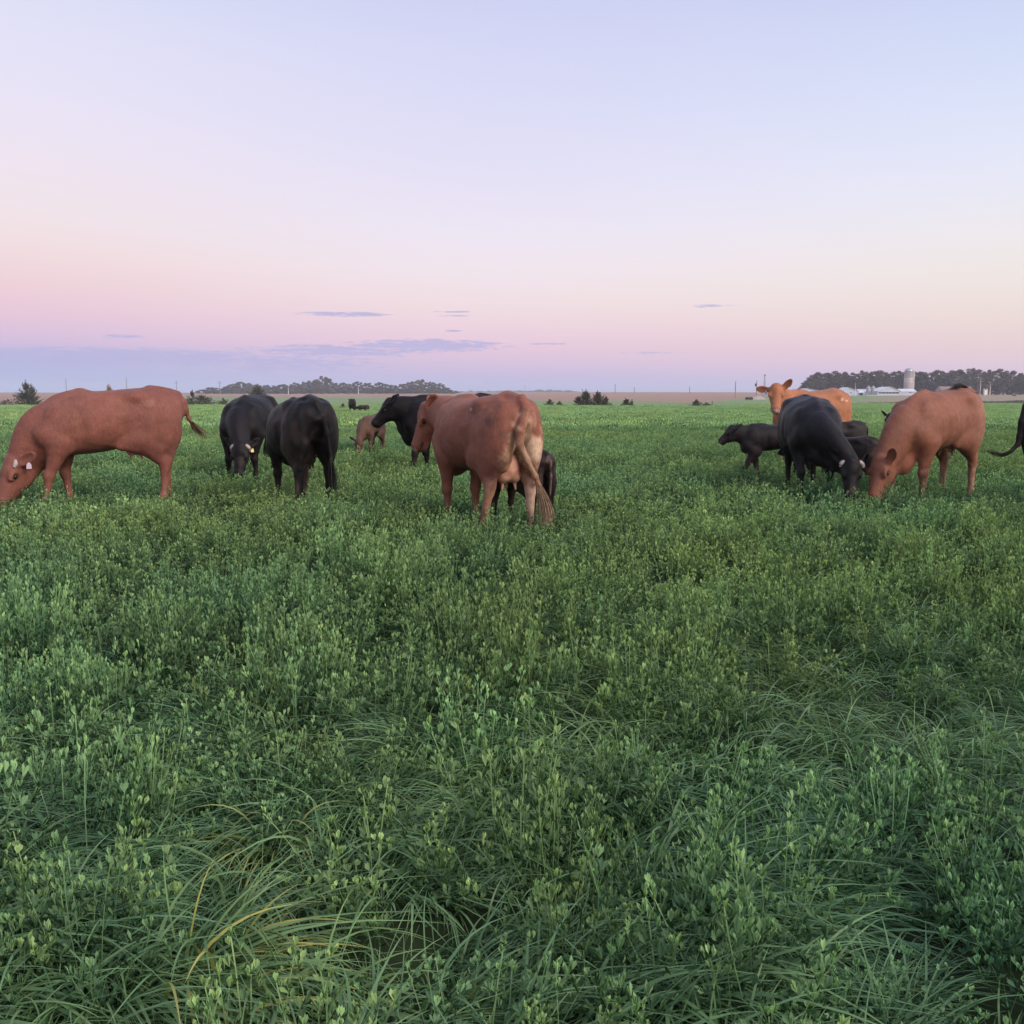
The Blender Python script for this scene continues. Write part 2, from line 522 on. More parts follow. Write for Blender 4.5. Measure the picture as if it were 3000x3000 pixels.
def coat_material(name, rough, spec, sheen, bump, tint=(1, .85, .75)):
    m = bpy.data.materials.new(name); m.use_nodes = True
    t = NT(m.node_tree); b = t.n['Principled BSDF']
    at_ = t.node('ShaderNodeAttribute'); at_.attribute_name = 'coat'
    tcn = t.node('ShaderNodeTexCoord')
    mp = t.node('ShaderNodeVectorMath', operation='MULTIPLY'); t.link(tcn.outputs['Object'], mp.inputs[0]); mp.inputs[1].default_value = (1, 1, .35)
    n1 = t.noise(mp.outputs[0], 70, 4, .75, .6)
    n2 = t.noise(tcn.outputs['Object'], 9, 4, .6)
    c = t.mix(1.0, at_.outputs[0], t.ramp(n1, [(.25, (.68, .68, .68, 1)), (.75, (1.26, 1.26, 1.26, 1))]), 'MULTIPLY')
    c = t.mix(1.0, c, t.ramp(n2, [(.3, (.84, .83, .82, 1)), (.7, (1.12, 1.12, 1.12, 1))]), 'MULTIPLY')
    t.link(c, b.inputs['Base Color'])
    b.inputs['Roughness'].default_value = rough
    b.inputs['Specular IOR Level'].default_value = spec
    b.inputs['Sheen Weight'].default_value = sheen
    b.inputs['Sheen Roughness'].default_value = .5
    b.inputs['Sheen Tint'].default_value = (*tint, 1)
    bp = t.node('ShaderNodeBump'); bp.inputs['Strength'].default_value = bump; bp.inputs['Distance'].default_value = .011
    t.link(t.math('ADD', n1, t.math('MULTIPLY', n2, 1.3)), bp.inputs['Height']); t.link(bp.outputs[0], b.inputs['Normal'])
    return m
mat_red = coat_material('red_coat', .58, .20, .04, .6, (1, .7, .5))
mat_black = coat_material('black_coat', .50, .17, .0, .6, (.8, .8, 1))
mat_sleek = None
mat_eye = simple_mat('eye', (.010, .007, .005), .28, .35)
mat_hoof = simple_mat('hoof', (.03, .026, .022), .5, .3, .3, 20)
mat_horn = simple_mat('horn', (.32, .27, .25), .45, .4, .25, 14, bump=.3)
mat_tag_w = simple_mat('white_ear_tag', (.48, .38, .46), .45, .4, .08, 20)
mat_tag_y = simple_mat('yellow_ear_tag', (.75, .60, .22), .45, .4, .08, 20)
mat_ink = simple_mat('tag_ink', (.03, .03, .04), .5)
mat_skin = simple_mat('udder_skin', (.50, .26, .19), .55, .3, .16, 16, bump=.3)
mat_skin_d = simple_mat('dark_udder_skin', (.055, .035, .033), .55, .3, .16, 16, bump=.3)
mat_switch_b = simple_mat('black_tail_hair', (.014, .011, .012), .55, .3, .3, 30)
mat_switch_r = simple_mat('brown_tail_hair', (.115, .06, .04), .6, .3, .4, 30)
mat_switch_p = simple_mat('pale_tail_hair', (.30, .21, .14), .6, .3, .4, 30)

TX = np.array([-.86, -.82, -.74, -.60, -.45, -.30, -.10, .12, .32, .48, .62, .72, .78])
TT = np.array([1.17, 1.26, 1.330, 1.362, 1.366, 1.352, 1.332, 1.322, 1.330, 1.325, 1.26, 1.15, 1.02])   # back line
TB = np.array([1.06, .95, .88, .835, .795, .735, .665, .63, .615, .61, .63, .69, .86])                      # belly line
TW = np.array([.05, .145, .21, .245, .262, .285, .322, .338, .312, .27, .228, .165, .06])                   # half width
TN = np.array([2.0, 2.2, 2.6, 2.8, 2.8, 2.7, 2.5, 2.3, 2.1, 1.9, 1.9, 2.0, 2.0])                        # squareness of the upper half
_fx = np.linspace(TX[0], TX[-1], 240)
def _sm(y):
    v = np.interp(_fx, TX, y); k = np.hanning(17); k /= k.sum()
    vp = np.concatenate([np.full(8, v[0]), v, np.full(8, v[-1])])
    return np.convolve(vp, k, 'valid')
FT, FB, FW, FN = _sm(TT), _sm(TB), _sm(TW), _sm(TN)

def head_frame(poll, psi, delta, roll=0):
    p, d = math.radians(psi), math.radians(delta)
    h = np.array([math.cos(p), math.sin(p), 0.]); z = np.array([0, 0, 1.])
    X = math.cos(d) * h - math.sin(d) * z
    Z = math.sin(d) * h + math.cos(d) * z
    Y = np.cross(Z, X)
    if roll:
        r = math.radians(roll)
        Y, Z = Y * math.cos(r) + Z * math.sin(r), Z * math.cos(r) - Y * math.sin(r)
    return np.array(poll, float), X, Y, Z

def build_cow(spec):
    """cow in its own frame: x forward, y to its left, z up, hooves on z = 0, hips about 1.37 high"""
    S = dict(h=.0145, fat=1.0, belly=0., head=(0, 55, 0), poll=(1.08, 0, 1.30), legs={}, ears=None, bony=0., calf=False,
             tail=[(-.80, 0, 1.275), (-.875, 0, 1.18), (-.89, 0, .95), (-.875, 0, .70), (-.87, 0, .55)])
    S.update(spec)
    calf = S['calf']
    poll, HX, HY, HZ = head_frame(S['poll'], *S['head'])
    hs = 1.12 if calf else 1.06 * S.get('hb', 1); hx = .66 if calf else .85 * S.get('hl', 1)                           # calves carry a bigger head and longer legs for their body
    def H(x, y, z): return poll + (HX * x * hx + HY * y + HZ * z) * hs
    pts = [H(.62, 0, -.1), H(0, .3, 0), H(0, -.3, 0), H(-.15, 0, .05)] + [np.array(p) for p in S['tail']] + [np.array([-.9, -.42, 0.03]), np.array([.8, .42, 1.46])]
    for nm, o in S['legs'].items():
        pts.append(np.array([(.52 if nm[0] == 'f' else -.62) + o[0] + math.copysign(.08, o[0]), (.2 if nm[1] == 'l' else -.2) + o[1], .03]))
    pts = np.array(pts)
    lo = pts.min(0) - .08; hi = pts.max(0) + .08; lo[2] = 0.02
    Fd = Field(lo, hi, S['h'])
    lean = .86 if calf else 1.0
    wsc = S['fat'] * (0.84 if calf else 1.0)
    graz = np.clip((1.0 - S['poll'][2]) / .25, 0, 1) * (.5 if calf else 1.0)        # a lowered neck pulls the withers line down
    def torso(x, y, z):
        xx = np.clip(x, _fx[0], _fx[-1])
        zt = np.interp(xx, _fx, FT) - graz * .13 * np.clip((xx - .18) / .5, 0, 1) ** 1.3; zb = np.interp(xx, _fx, FB); w = np.interp(xx, _fx, FW) * wsc; nn = np.interp(xx, _fx, FN)
        zb = zb - S['belly'] * np.exp(-((xx - .0) / .4) ** 2)
        if calf: zb = zb + .13
        zm = zb + (zt - zb) * .47
        up = np.where(z > zm, (z - zm) / (zt - zm), (zm - z) / (zm - zb))
        n = np.where(z > zm, nn, 2.1)
        e = (np.abs(y / w) ** n + up ** n) ** (1 / n)
        d = (e - 1) * np.minimum(w, (zt - zb) * .5) * .92
        d = d + .0 * x
        if S['bony'] > 0:
            rib = np.sin((x + (1.3 - z) * .28 + .012 * np.sin(x * 19)) * 47) * S['bony'] * .0035
            m = np.exp(-((x - .12) / .26) ** 2) * np.exp(-((z - .98) / .22) ** 2)
            d = d - rib * m
        ex = np.maximum(np.abs(x - (_fx[0] + _fx[-1]) / 2) - (_fx[-1] - _fx[0]) / 2, 0)
        return d + ex
    Fd.put(torso, (-.88, -.40 * wsc - .02, .40), (.80, .40 * wsc + .02, 1.40), .02)
    lm = .92 if calf else 1.0
    for s in (1, -1):
        sd_ = 'l' if s > 0 else 'r'
        # rump, thigh
        wy = wsc
        Fd.ell((-.53, s * .165 * wy, .92), (.24, .118 * wy, .33), .07)
        Fd.ell((-.70, s * .145 * wy, .96), (.12, .088 * wy, .31), .06)
        Fd.ell((-.36, s * .215 * wy, 1.262), (.085, .045, .040), .10)                   # hook bone
        Fd.ell((-.785, s * .095, 1.165), (.05, .042, .055), .05)                         # pin bone
        ox, oy = S['legs'].get('h' + sd_, (0, 0))
        def J(x, y, z, w): return (x + ox * w, s * y + oy * w, z)
        ty = .195 * wy
        Fd.cap((-.44, s * ty * .9, .98), J(-.31, ty, .73, .2), .15, .095 * lm, .08, .72)
        Fd.cap(J(-.42, ty * .95, .77, .2), J(-.63, .175, .52, .45), .148 * lm, .066 * lm, .06, .72)
        Fd.cap(J(-.68, .17, .84, .15), J(-.70, .17, .545, .47), .10, .032, .06, .5)      # tendon to the point of the hock
        Fd.cap(J(-.63, .172, .54, .45), J(-.645, .17, .45, .58), .058 * lm, .052 * lm, .03, .85)
        Fd.cap(J(-.645, .17, .47, .56), J(-.64, .17, .17, .95), .050 * lm, .038 * lm, .03, .9)
        Fd.ell(J(-.638, .17, .14, .96), (.046, .044, .048), .025)
        Fd.cap(J(-.63, .17, .13, .97), J(-.595, .17, .06, 1), .038, .046, .02)
        # shoulder, foreleg
        ox, oy = S['legs'].get('f' + sd_, (0, 0))
        a = math.radians(18); R = [[math.cos(a), 0, -math.sin(a)], [0, 1, 0], [math.sin(a), 0, math.cos(a)]]
        Fd.ell((.44 - .03 * graz, s * .172 * wy, .98 - .03 * graz), (.15, .085, .26), .09, R)
        Fd.cap((.60, s * .165 * wy, .87), J(.44, .195 * wy, .72, .1), .115, .09, .07, .8)
        Fd.ell(J(.345, .205 * wy, .72, .1), (.055, .042, .055), .04)
        Fd.cap(J(.43, .19 * wy, .76, .1), J(.475, .165, .43, .6), .128 * lm, .058 * lm, .06, .82)
        Fd.ell(J(.485, .165, .405, .63), (.061 * lm, .057 * lm, .066), .03)
        Fd.cap(J(.478, .165, .39, .65), J(.475, .165, .16, .95), .047 * lm, .037 * lm, .03, .95)
        Fd.ell(J(.478, .165, .135, .96), (.044, .044, .046), .025)
        Fd.cap(J(.483, .165, .125, .97), J(.515, .165, .055, 1), .038, .046, .02)
    for s in (1, -1):
        wy = wsc; b_ = 1.0 + .5 * S['bony']
        Fd.ell((-.17, s * .350 * wy, 1.20), (.13, .040 * b_ + .02, .085), .09, sub=True)            # flank hollow
        Fd.ell((.235, s * .365 * wy, .90), (.035, .045, .22), .06, sub=True)                 # behind the shoulder
        Fd.ell((-.20, s * .355 * wy, .86), (.04, .05, .15), .06, sub=True)                   # in front of the thigh
        Fd.ell((-.70, s * .105 * wy, 1.345), (.10, .045, .035), .04, sub=True)               # beside the tail head
        Fd.ell((-.54, s * .215 * wy, .92), (.15, .06, .24), .10)                             # outer thigh muscle
        Fd.cap((-.16, s * .20 * wy, .70), (-.34, s * .20 * wy, .80), .03, .07, .10)          # flank fold
    # spine, tail head
    Fd.cap((-.50, 0, 1.335), (-.80, 0, 1.285), .050, .044, .06)
    Fd.cap((.24, 0, 1.285), (.50, 0, 1.265 - .08 * graz), .05, .06, .10, .6)
    # brisket and dewlap
    bz = .13 if calf else 0
    Fd.ell((.60 if calf else .62, 0, .67 + bz - .09 * S.get('brisket', 0) - .03 * graz), (.13 if calf else .15, .105 * wsc, .10 if calf else .14 + .03 * S.get('brisket', 0)), .09)
    # neck as a chain from shoulders to head
    Nend = H(.03, 0, -.105)
    B0 = np.array([.50, 0, 1.02 - .075 * graz])
    d0 = np.array([.9, 0, .0 if poll[2] < 1.0 else .5]); d0 /= np.linalg.norm(d0)
    Ln = np.linalg.norm(Nend - B0)
    back_dir = -HX * .55 + HZ * .12
    C1 = B0 + d0 * Ln * .36; C2 = Nend + (back_dir * .35 + (B0 - Nend) / Ln * .25) * Ln * .55
    prev = None
    nseg = 7
    for i in range(nseg + 1):
        t = i / nseg
        p = (1 - t) ** 3 * B0 + 3 * (1 - t) ** 2 * t * C1 + 3 * (1 - t) * t * t * C2 + t ** 3 * Nend
        r = .270 * (1 - t) ** 1.15 + .116 * (1 - (1 - t) ** 1.15)
        if calf: r = .23 * (1 - t) ** 1.1 + .115 * hs * (1 - (1 - t) ** 1.1)
        f = (.70 * (1 - t) + .78 * t) * (1 if not calf else .9)
        if prev is not None:
            pp, pr, pf = prev
            ax = p - pp; ax /= np.linalg.norm(ax)
            up = np.array([0, 0, 1.]) if abs(ax[2]) < .8 else np.array([1., 0, 0])
            lat0 = np.array([0, 1., 0]) * (1 - t) + HY * t
            lat0 -= ax * (lat0 @ ax); lat0 /= np.linalg.norm(lat0)
            Fd.cap(pp, p, pr, r, .05, (f + pf) / 2, lat0)
        prev = (p, r, f)
    # dewlap fold
    thr = H(.14, 0, -.23)
    midp = (thr + np.array([.66, 0, .70])) / 2 + np.array([0, 0, -.03])
    if not calf:
        Fd.cap((.64, 0, .64 - .04 * graz), midp + np.array([0, 0, -.02]), .105, .075, .07, .42, HY * .5 + np.array([0, .5, 0]))
        Fd.cap(midp, thr, .06, .045, .05, .4, HY)
    # head
    def E(x, y, z, rx, ry, rz, k=.035, **kw):
        Fd.ell(H(x, y, z), np.array((rx, ry, rz)) * hs, k, [HX, HY, HZ], **kw)
    def Cp(a, b, ra, rb, k=.03, flat=1.0):
        Fd.cap(H(*a), H(*b), ra * hs, rb * hs, k, flat, HY)
    E(.06, 0, -.075, .125, .108, .110)
    E(-.01, 0, -.005, .05, .07, .045)
    Cp((.10, 0, -.085), (.42, 0, -.085), .100, .070, .04, .98)
    Cp((.12, 0, -.175), (.40, 0, -.125), .095, .055, .05, .74)
    E(.14, .058, -.15, .10, .032, .085); E(.14, -.058, -.15, .10, .032, .085)
    if not calf or True:
        E(.468, 0, -.088, .060, .080, .064, .035)
        E(.435, 0, -.150, .06, .056, .036, .03)
    for s in (1, -1):
        E(.160, s * .096, -.040, .055, .026, .034, .03)
        E(.155, s * .118, -.068, .030, .02, .022, .015, sub=True)       # eye socket
        E(.524, s * .046, -.066, .022, .017, .014, .008, sub=True)      # nostril
        # ear: flat leaf with a cupped front
        er = (S['ears'] or {}).get(s, (12, -20, 35))            # raise, back sweep, turn
        ra_, rb_, rc_ = [math.radians(v) for v in er]
        L = HY * s * math.cos(ra_) * math.cos(rb_) + HZ * math.sin(ra_) + HX * math.sin(rb_) * math.cos(ra_)
        L /= np.linalg.norm(L)
        n0 = HX * math.cos(rc_) + HZ * math.sin(rc_); n0 -= L * (n0 @ L); n0 /= np.linalg.norm(n0)
        wv = np.cross(n0, L)
        base = H(.02, s * .095, -.055)
        c = base + L * .112 * hs
        Fd.cap(base - L * .02, base + L * .05 * hs, .034 * hs, .030 * hs, .03)
        Fd.ell(c, np.array((.108, .058, .022)) * hs, .02, [L, wv, n0])
        Fd.ell(c + n0 * .020 * hs + L * .01, np.array((.086, .042, .021)) * hs, .012, [L, wv, n0], sub=True)
    # tail
    T = [np.array(p, float) for p in S['tail']]
    n = len(T)
    for i in range(n - 1):
        r0 = .036 - .019 * i / (n - 1); r1 = .036 - .019 * (i + 1) / (n - 1)
        if S.get('thick_tail'): r0 *= 1.25; r1 *= 1.35
        Fd.cap(T[i], T[i + 1], r0, r1, .022)
    gx, gy, gz = [a.astype(np.float32) for a in Fd.ax]
    gx, gy, gz = gx[:, None, None], gy[None, :, None], gz[None, None, :]
    sd0 = S.get('seed', 1)
    Fd.D += .0014 * (np.sin(gx * 31 + 7 * np.sin(gz * 9 + sd0)) * np.sin(gz * 27 + 5 * np.sin(gy * 11) + sd0) + .7 * np.sin(gx * 17 + gy * 21 + 4 * np.sin(gz * 13) + 2 * sd0))
    P, Q = Fd.mesh()
    return P, Q, dict(H=H, HX=HX, HY=HY, HZ=HZ, hs=hs, poll=poll, tail=T)

def paint(P, spec, fr):
    base = np.array(spec['col'], np.float32)
    c = np.repeat(base[None], len(P), 0)
    seed = spec.get('seed', 1)
    n = vnoise(P, 5, seed)[:, None]; n2 = vnoise(P, 22, seed + 5)[:, None]
    c = c * (1 + .07 * n + .05 * n2)
    alt = np.array(spec.get('alt', base * .8), np.float32)
    c = c + (alt - c) * np.clip(.55 * vnoise(P, 3.0, seed + 9)[:, None] + .2, 0, .85)  # patchy coat tone, widened to paint in some body shading
    for (ctr, rad, col, st, *soft) in spec.get('spots', []):
        soft = soft[0] if soft else .36
        d = np.sqrt((((P - np.array(ctr)) / np.array(rad)) ** 2).sum(1)) + .28 * vnoise(P, 26, seed + 3) + .16 * vnoise(P, 60, seed + 4)
        m = np.clip((1.12 + .3 * (soft - .36) - d) / soft, 0, 1)[:, None] * st
        m = m * m * (3 - 2 * m)
        c = c + (np.array(col) - c) * m
    # muzzle pad
    q = P - fr['H'](.52, 0, -.085)
    d = np.sqrt(((q @ fr['HX']) / .05) ** 2 + ((q @ fr['HY']) / .085) ** 2 + ((q @ fr['HZ']) / .05) ** 2) / fr['hs']
    m = np.clip((1.1 - d) / .3, 0, 1)[:, None]
    c = c + (np.array(spec.get('nose', base)) - c) * m
    for sd_ in (1, -1):
        q = P - fr['H'](.155, sd_ * .104, -.066); d = np.sqrt((q ** 2).sum(1)) / fr['hs']
        m = np.clip((.046 - d) / .022, 0, 1)[:, None]; c = c * (1 - .5 * m)
        q = P - fr['H'](.528, sd_ * .046, -.066); d = np.sqrt((q ** 2).sum(1)) / fr['hs']
        m = np.clip((.026 - d) / .012, 0, 1)[:, None]; c = c * (1 - .85 * m)  # nostril shade painted dark, the modelled hollow is too small
        a_ = fr['H'](.40, sd_ * .07, -.130); b_ = fr['H'](.535, sd_ * .03, -.122); ab = b_ - a_
        tt = np.clip(((P - a_) @ ab) / (ab @ ab), 0, 1)[:, None]; d = np.sqrt(((P - a_ - tt * ab) ** 2).sum(1))
        m = np.clip((.024 - d) / .012, 0, 1)[:, None]; c = c * (1 - .75 * m)  # dark line painted for the shaded mouth groove, not modelled
    # dirt: streaky, on rump, thighs and lower legs
    dirt = np.array(spec.get('dirt', (.09, .06, .045)))
    Ps = P * np.array([1, 1, .45])
    g = .5 * vnoise(Ps, 38, seed + 21) + .5 * vnoise(P, 11, seed + 22)
    zone = np.clip((-.52 - P[:, 0]) / .2, 0, 1) * np.clip((1.25 - P[:, 2]) / .3, 0, 1) * .8 + np.clip((.62 - P[:, 2]) / .4, 0, 1) * .7
    m = (np.clip((g - .15) / .5, 0, 1) * np.clip(zone, 0, 1) * spec.get('mud', .45))[:, None]
    c = c + (dirt - c) * m
    # inner ear a little paler or darker than the coat
    return np.clip(c, .004, 1)

def hair_switch(T, ln, mat, parent, seed, end=None, n=70, spread=.035):
    r = random.Random(seed)
    p0 = Vector(T[-1]); d = (Vector(T[-1]) - Vector(T[-2])).normalized()
    e = Vector(end) if end is not None else p0 + d * ln * .4 + Vector((0, 0, -ln * .7))
    V = []; Fc = []
    start = Vector(T[-2]).lerp(p0, .3)
    for i in range(n):
        off = Vector((r.gauss(0, 1), r.gauss(0, 1), r.gauss(0, .6))) * spread
        st = start.lerp(p0, r.random()) + off * .28
        tip = e + off + (p0 - e) * r.uniform(0, .35)
        md = p0 + d * (e - p0).length * .45 + off * 1.1
        side = Vector((r.gauss(0, 1), r.gauss(0, 1), r.gauss(0, .3))).normalized()
        w = r.uniform(.0035, .006)
        seg = 6
        b = len(V)
        for k in range(seg + 1):
            t = k / seg
            p = st * (1 - t) ** 2 + md * 2 * t * (1 - t) + tip * t * t
            ww = w * (1 - t * .9)
            V += [p - side * ww, p + side * ww]
        for k in range(seg):
            Fc.append((b + 2 * k, b + 2 * k + 1, b + 2 * k + 3, b + 2 * k + 2))
    return mesh_obj('tail_switch', V, Fc, mat, parent)

def make_udder(parent, mat, sag=0., size=1.0, back=0., h=.011):
    Fd = Field((-.66, -.2, .34), (-.08, .2, .86), h)
    c = np.array([-.32 - back, 0, .66 - sag])
    Fd.ell(c, np.array((.155, .115, .115)) * size, .03)
    Fd.cap(c + [-.05, 0, .06], (-.42, 0, .80), .11 * size, .08, .04, .8)
    for sx_ in (-1, 1):
        for sy_ in (-1, 1):
            q = c + np.array([sx_ * .068, sy_ * .055, -.062]) * size
            Fd.ell(q, np.array((.062, .05, .05)) * size, .03)
            Fd.cap(q + [0, 0, -.04 * size], q + [sx_ * .008, sy_ * .01, -.105 * size], .0185, .0125, .012)
    P, Q = Fd.mesh()
    me = fast_mesh('udder', P, Q); me.materials.append(mat)
    o = bpy.data.objects.new('udder', me); COL.objects.link(o); o.parent = parent
    return o

def uv_sphere(r, n=10):
    m = MB(); pr = []
    for i in range(n // 2 + 1):
        a = -math.pi / 2 + math.pi * i / (n // 2)
        pr.append((max(r * math.cos(a), 1e-4), r * math.sin(a)))
    m.lathe(pr, n); return m
_eye = None; _hoof = None
def hoof_mesh():
    m = MB()
    for s in (-1, 1):
        for (z, a, b, ox) in (): pass
        ring = []
        prof = [(0.0, .062, .030, .012), (.035, .056, .029, .006), (.07, .044, .027, 0), (.085, .03, .02, 0)]
        vs = []; n = 10
        for z, ra, rb, ox in prof:
            for k in range(n):
                a = 2 * math.pi * k / n
                vs.append((ox + ra * math.cos(a) + .01, s * .024 + rb * math.sin(a) * .82, z))
        fs = [(i * n + k, i * n + (k + 1) % n, (i + 1) * n + (k + 1) % n, (i + 1) * n + k) for i in range(3) for k in range(n)]
        fs += [tuple(reversed(range(n))), tuple(3 * n + k for k in range(n))]
        m.add(vs, fs)
    return m

def make_animal(spec):
    global _eye, _hoof
    P, Q, fr = build_cow(spec)
    calf = spec.get('calf', False)
    x, y = spec['pos']
    gz = float(ground_z(x, y))
    s = spec['s']
    root = thing('calf' if calf else 'cow', spec['label'], 'calf' if calf else 'cow', (x, y, gz), math.radians(spec['yaw']), spec.get('group'), s)
    me = fast_mesh('body', P, Q)
    ca = me.color_attributes.new('coat', 'FLOAT_COLOR', 'POINT')
    col = np.ones((len(P), 4), np.float32); col[:, :3] = paint(P, spec, fr)
    ca.data.foreach_set('color', col.ravel())
    me.materials.append(mat_black if spec.get('black') else mat_red)
    bo = bpy.data.objects.new('body', me); COL.objects.link(bo); bo.parent = root
    H = fr['H']; hs = fr['hs']
    # eyes
    if _eye is None:
        e = uv_sphere(.0215, 12).build('eye', mat_eye, None, True); _eye = e.data
        bpy.data.objects.remove(e)
    if not spec.get('tiny'):
        for sd_ in (1, -1):
            o = bpy.data.objects.new('eye', _eye); COL.objects.link(o); o.parent = root
            o.location = H(.155, sd_ * .099, -.066); o.scale = (hs,) * 3
    if _hoof is None:
        e = hoof_mesh().build('hoof', mat_hoof, None, True); _hoof = e.data
        bpy.data.objects.remove(e)
    for nm, bx, by in (('hl', -.595, .17), ('hr', -.595, -.17), ('fl', .515, .165), ('fr', .515, -.165)):
        o = bpy.data.objects.new('hoof', _hoof); COL.objects.link(o); o.parent = root
        ox, oy = spec.get('legs', {}).get(nm, (0, 0))
        o.location = (bx + ox, by + oy, 0)
    # horns
    for (sd_, ln, up) in spec.get('horns', []):
        m = MB()
        b0 = H(-.005, sd_ * .088, -.03)
        pts = []
        for k in range(8):
            t = k / 7
            pts.append(H(-.005 + .03 * t + spec.get('horn_fwd', .04) * t * t, sd_ * (.078 + ln * math.sin(t * 1.5)), -.028 + up * t * t))
        rr = [.030 * (1 - .15 * (k / 7)) if k < 5 else .030 * (1 - .15 * (k / 7)) * (1 - ((k - 4.3) / 3.4) ** 2 * .8) for k in range(8)]
        m.tube(pts, rr, 10)
        m.build('horn', mat_horn, root, True)
    # ear tags
    for (sd_, tm, pos) in spec.get('tags', []):
        t = thing_part_tag(root, tm, H, fr, sd_, pos, hs)
    if spec.get('udder'):
        make_udder(root, mat_skin_d if spec.get('black') else mat_skin, *spec['udder'])
    sw = spec.get('switch')
    if sw is not None:
        hair_switch(fr['tail'], sw[0], sw[1], root, spec.get('seed', 1), sw[2] if len(sw) > 2 else None, *(sw[3:] if len(sw) > 3 else ()))
    return root

def thing_part_tag(root, tm, H, fr, sd_, pos, hs):
    c = Vector(H(*pos))
    X, Y, Z = [Vector(v) for v in (fr['HX'], fr['HY'], fr['HZ'])]
    down = Vector((0, 0, -1)); 
    n = (X * .8 + Z * .3 + Y * sd_ * .9); n -= down * n.dot(down); n.normalize()
    sidev = down.cross(n)
    sh = [(-.009, 0), (.009, 0), (.024, .024), (.027, .068), (-.027, .068), (-.024, .024)]
    V = []; 
    for off in (-.002, .002):
        for (u, v) in sh: V.append(c + sidev * u + down * v + n * off)
    k = len(sh)
    Fc = [tuple(reversed(range(k))), tuple(range(k, 2 * k))] + [(i, (i + 1) % k, k + (i + 1) % k, k + i) for i in range(k)]
    o = mesh_obj('ear_tag', V, Fc, tm, root)
    return o

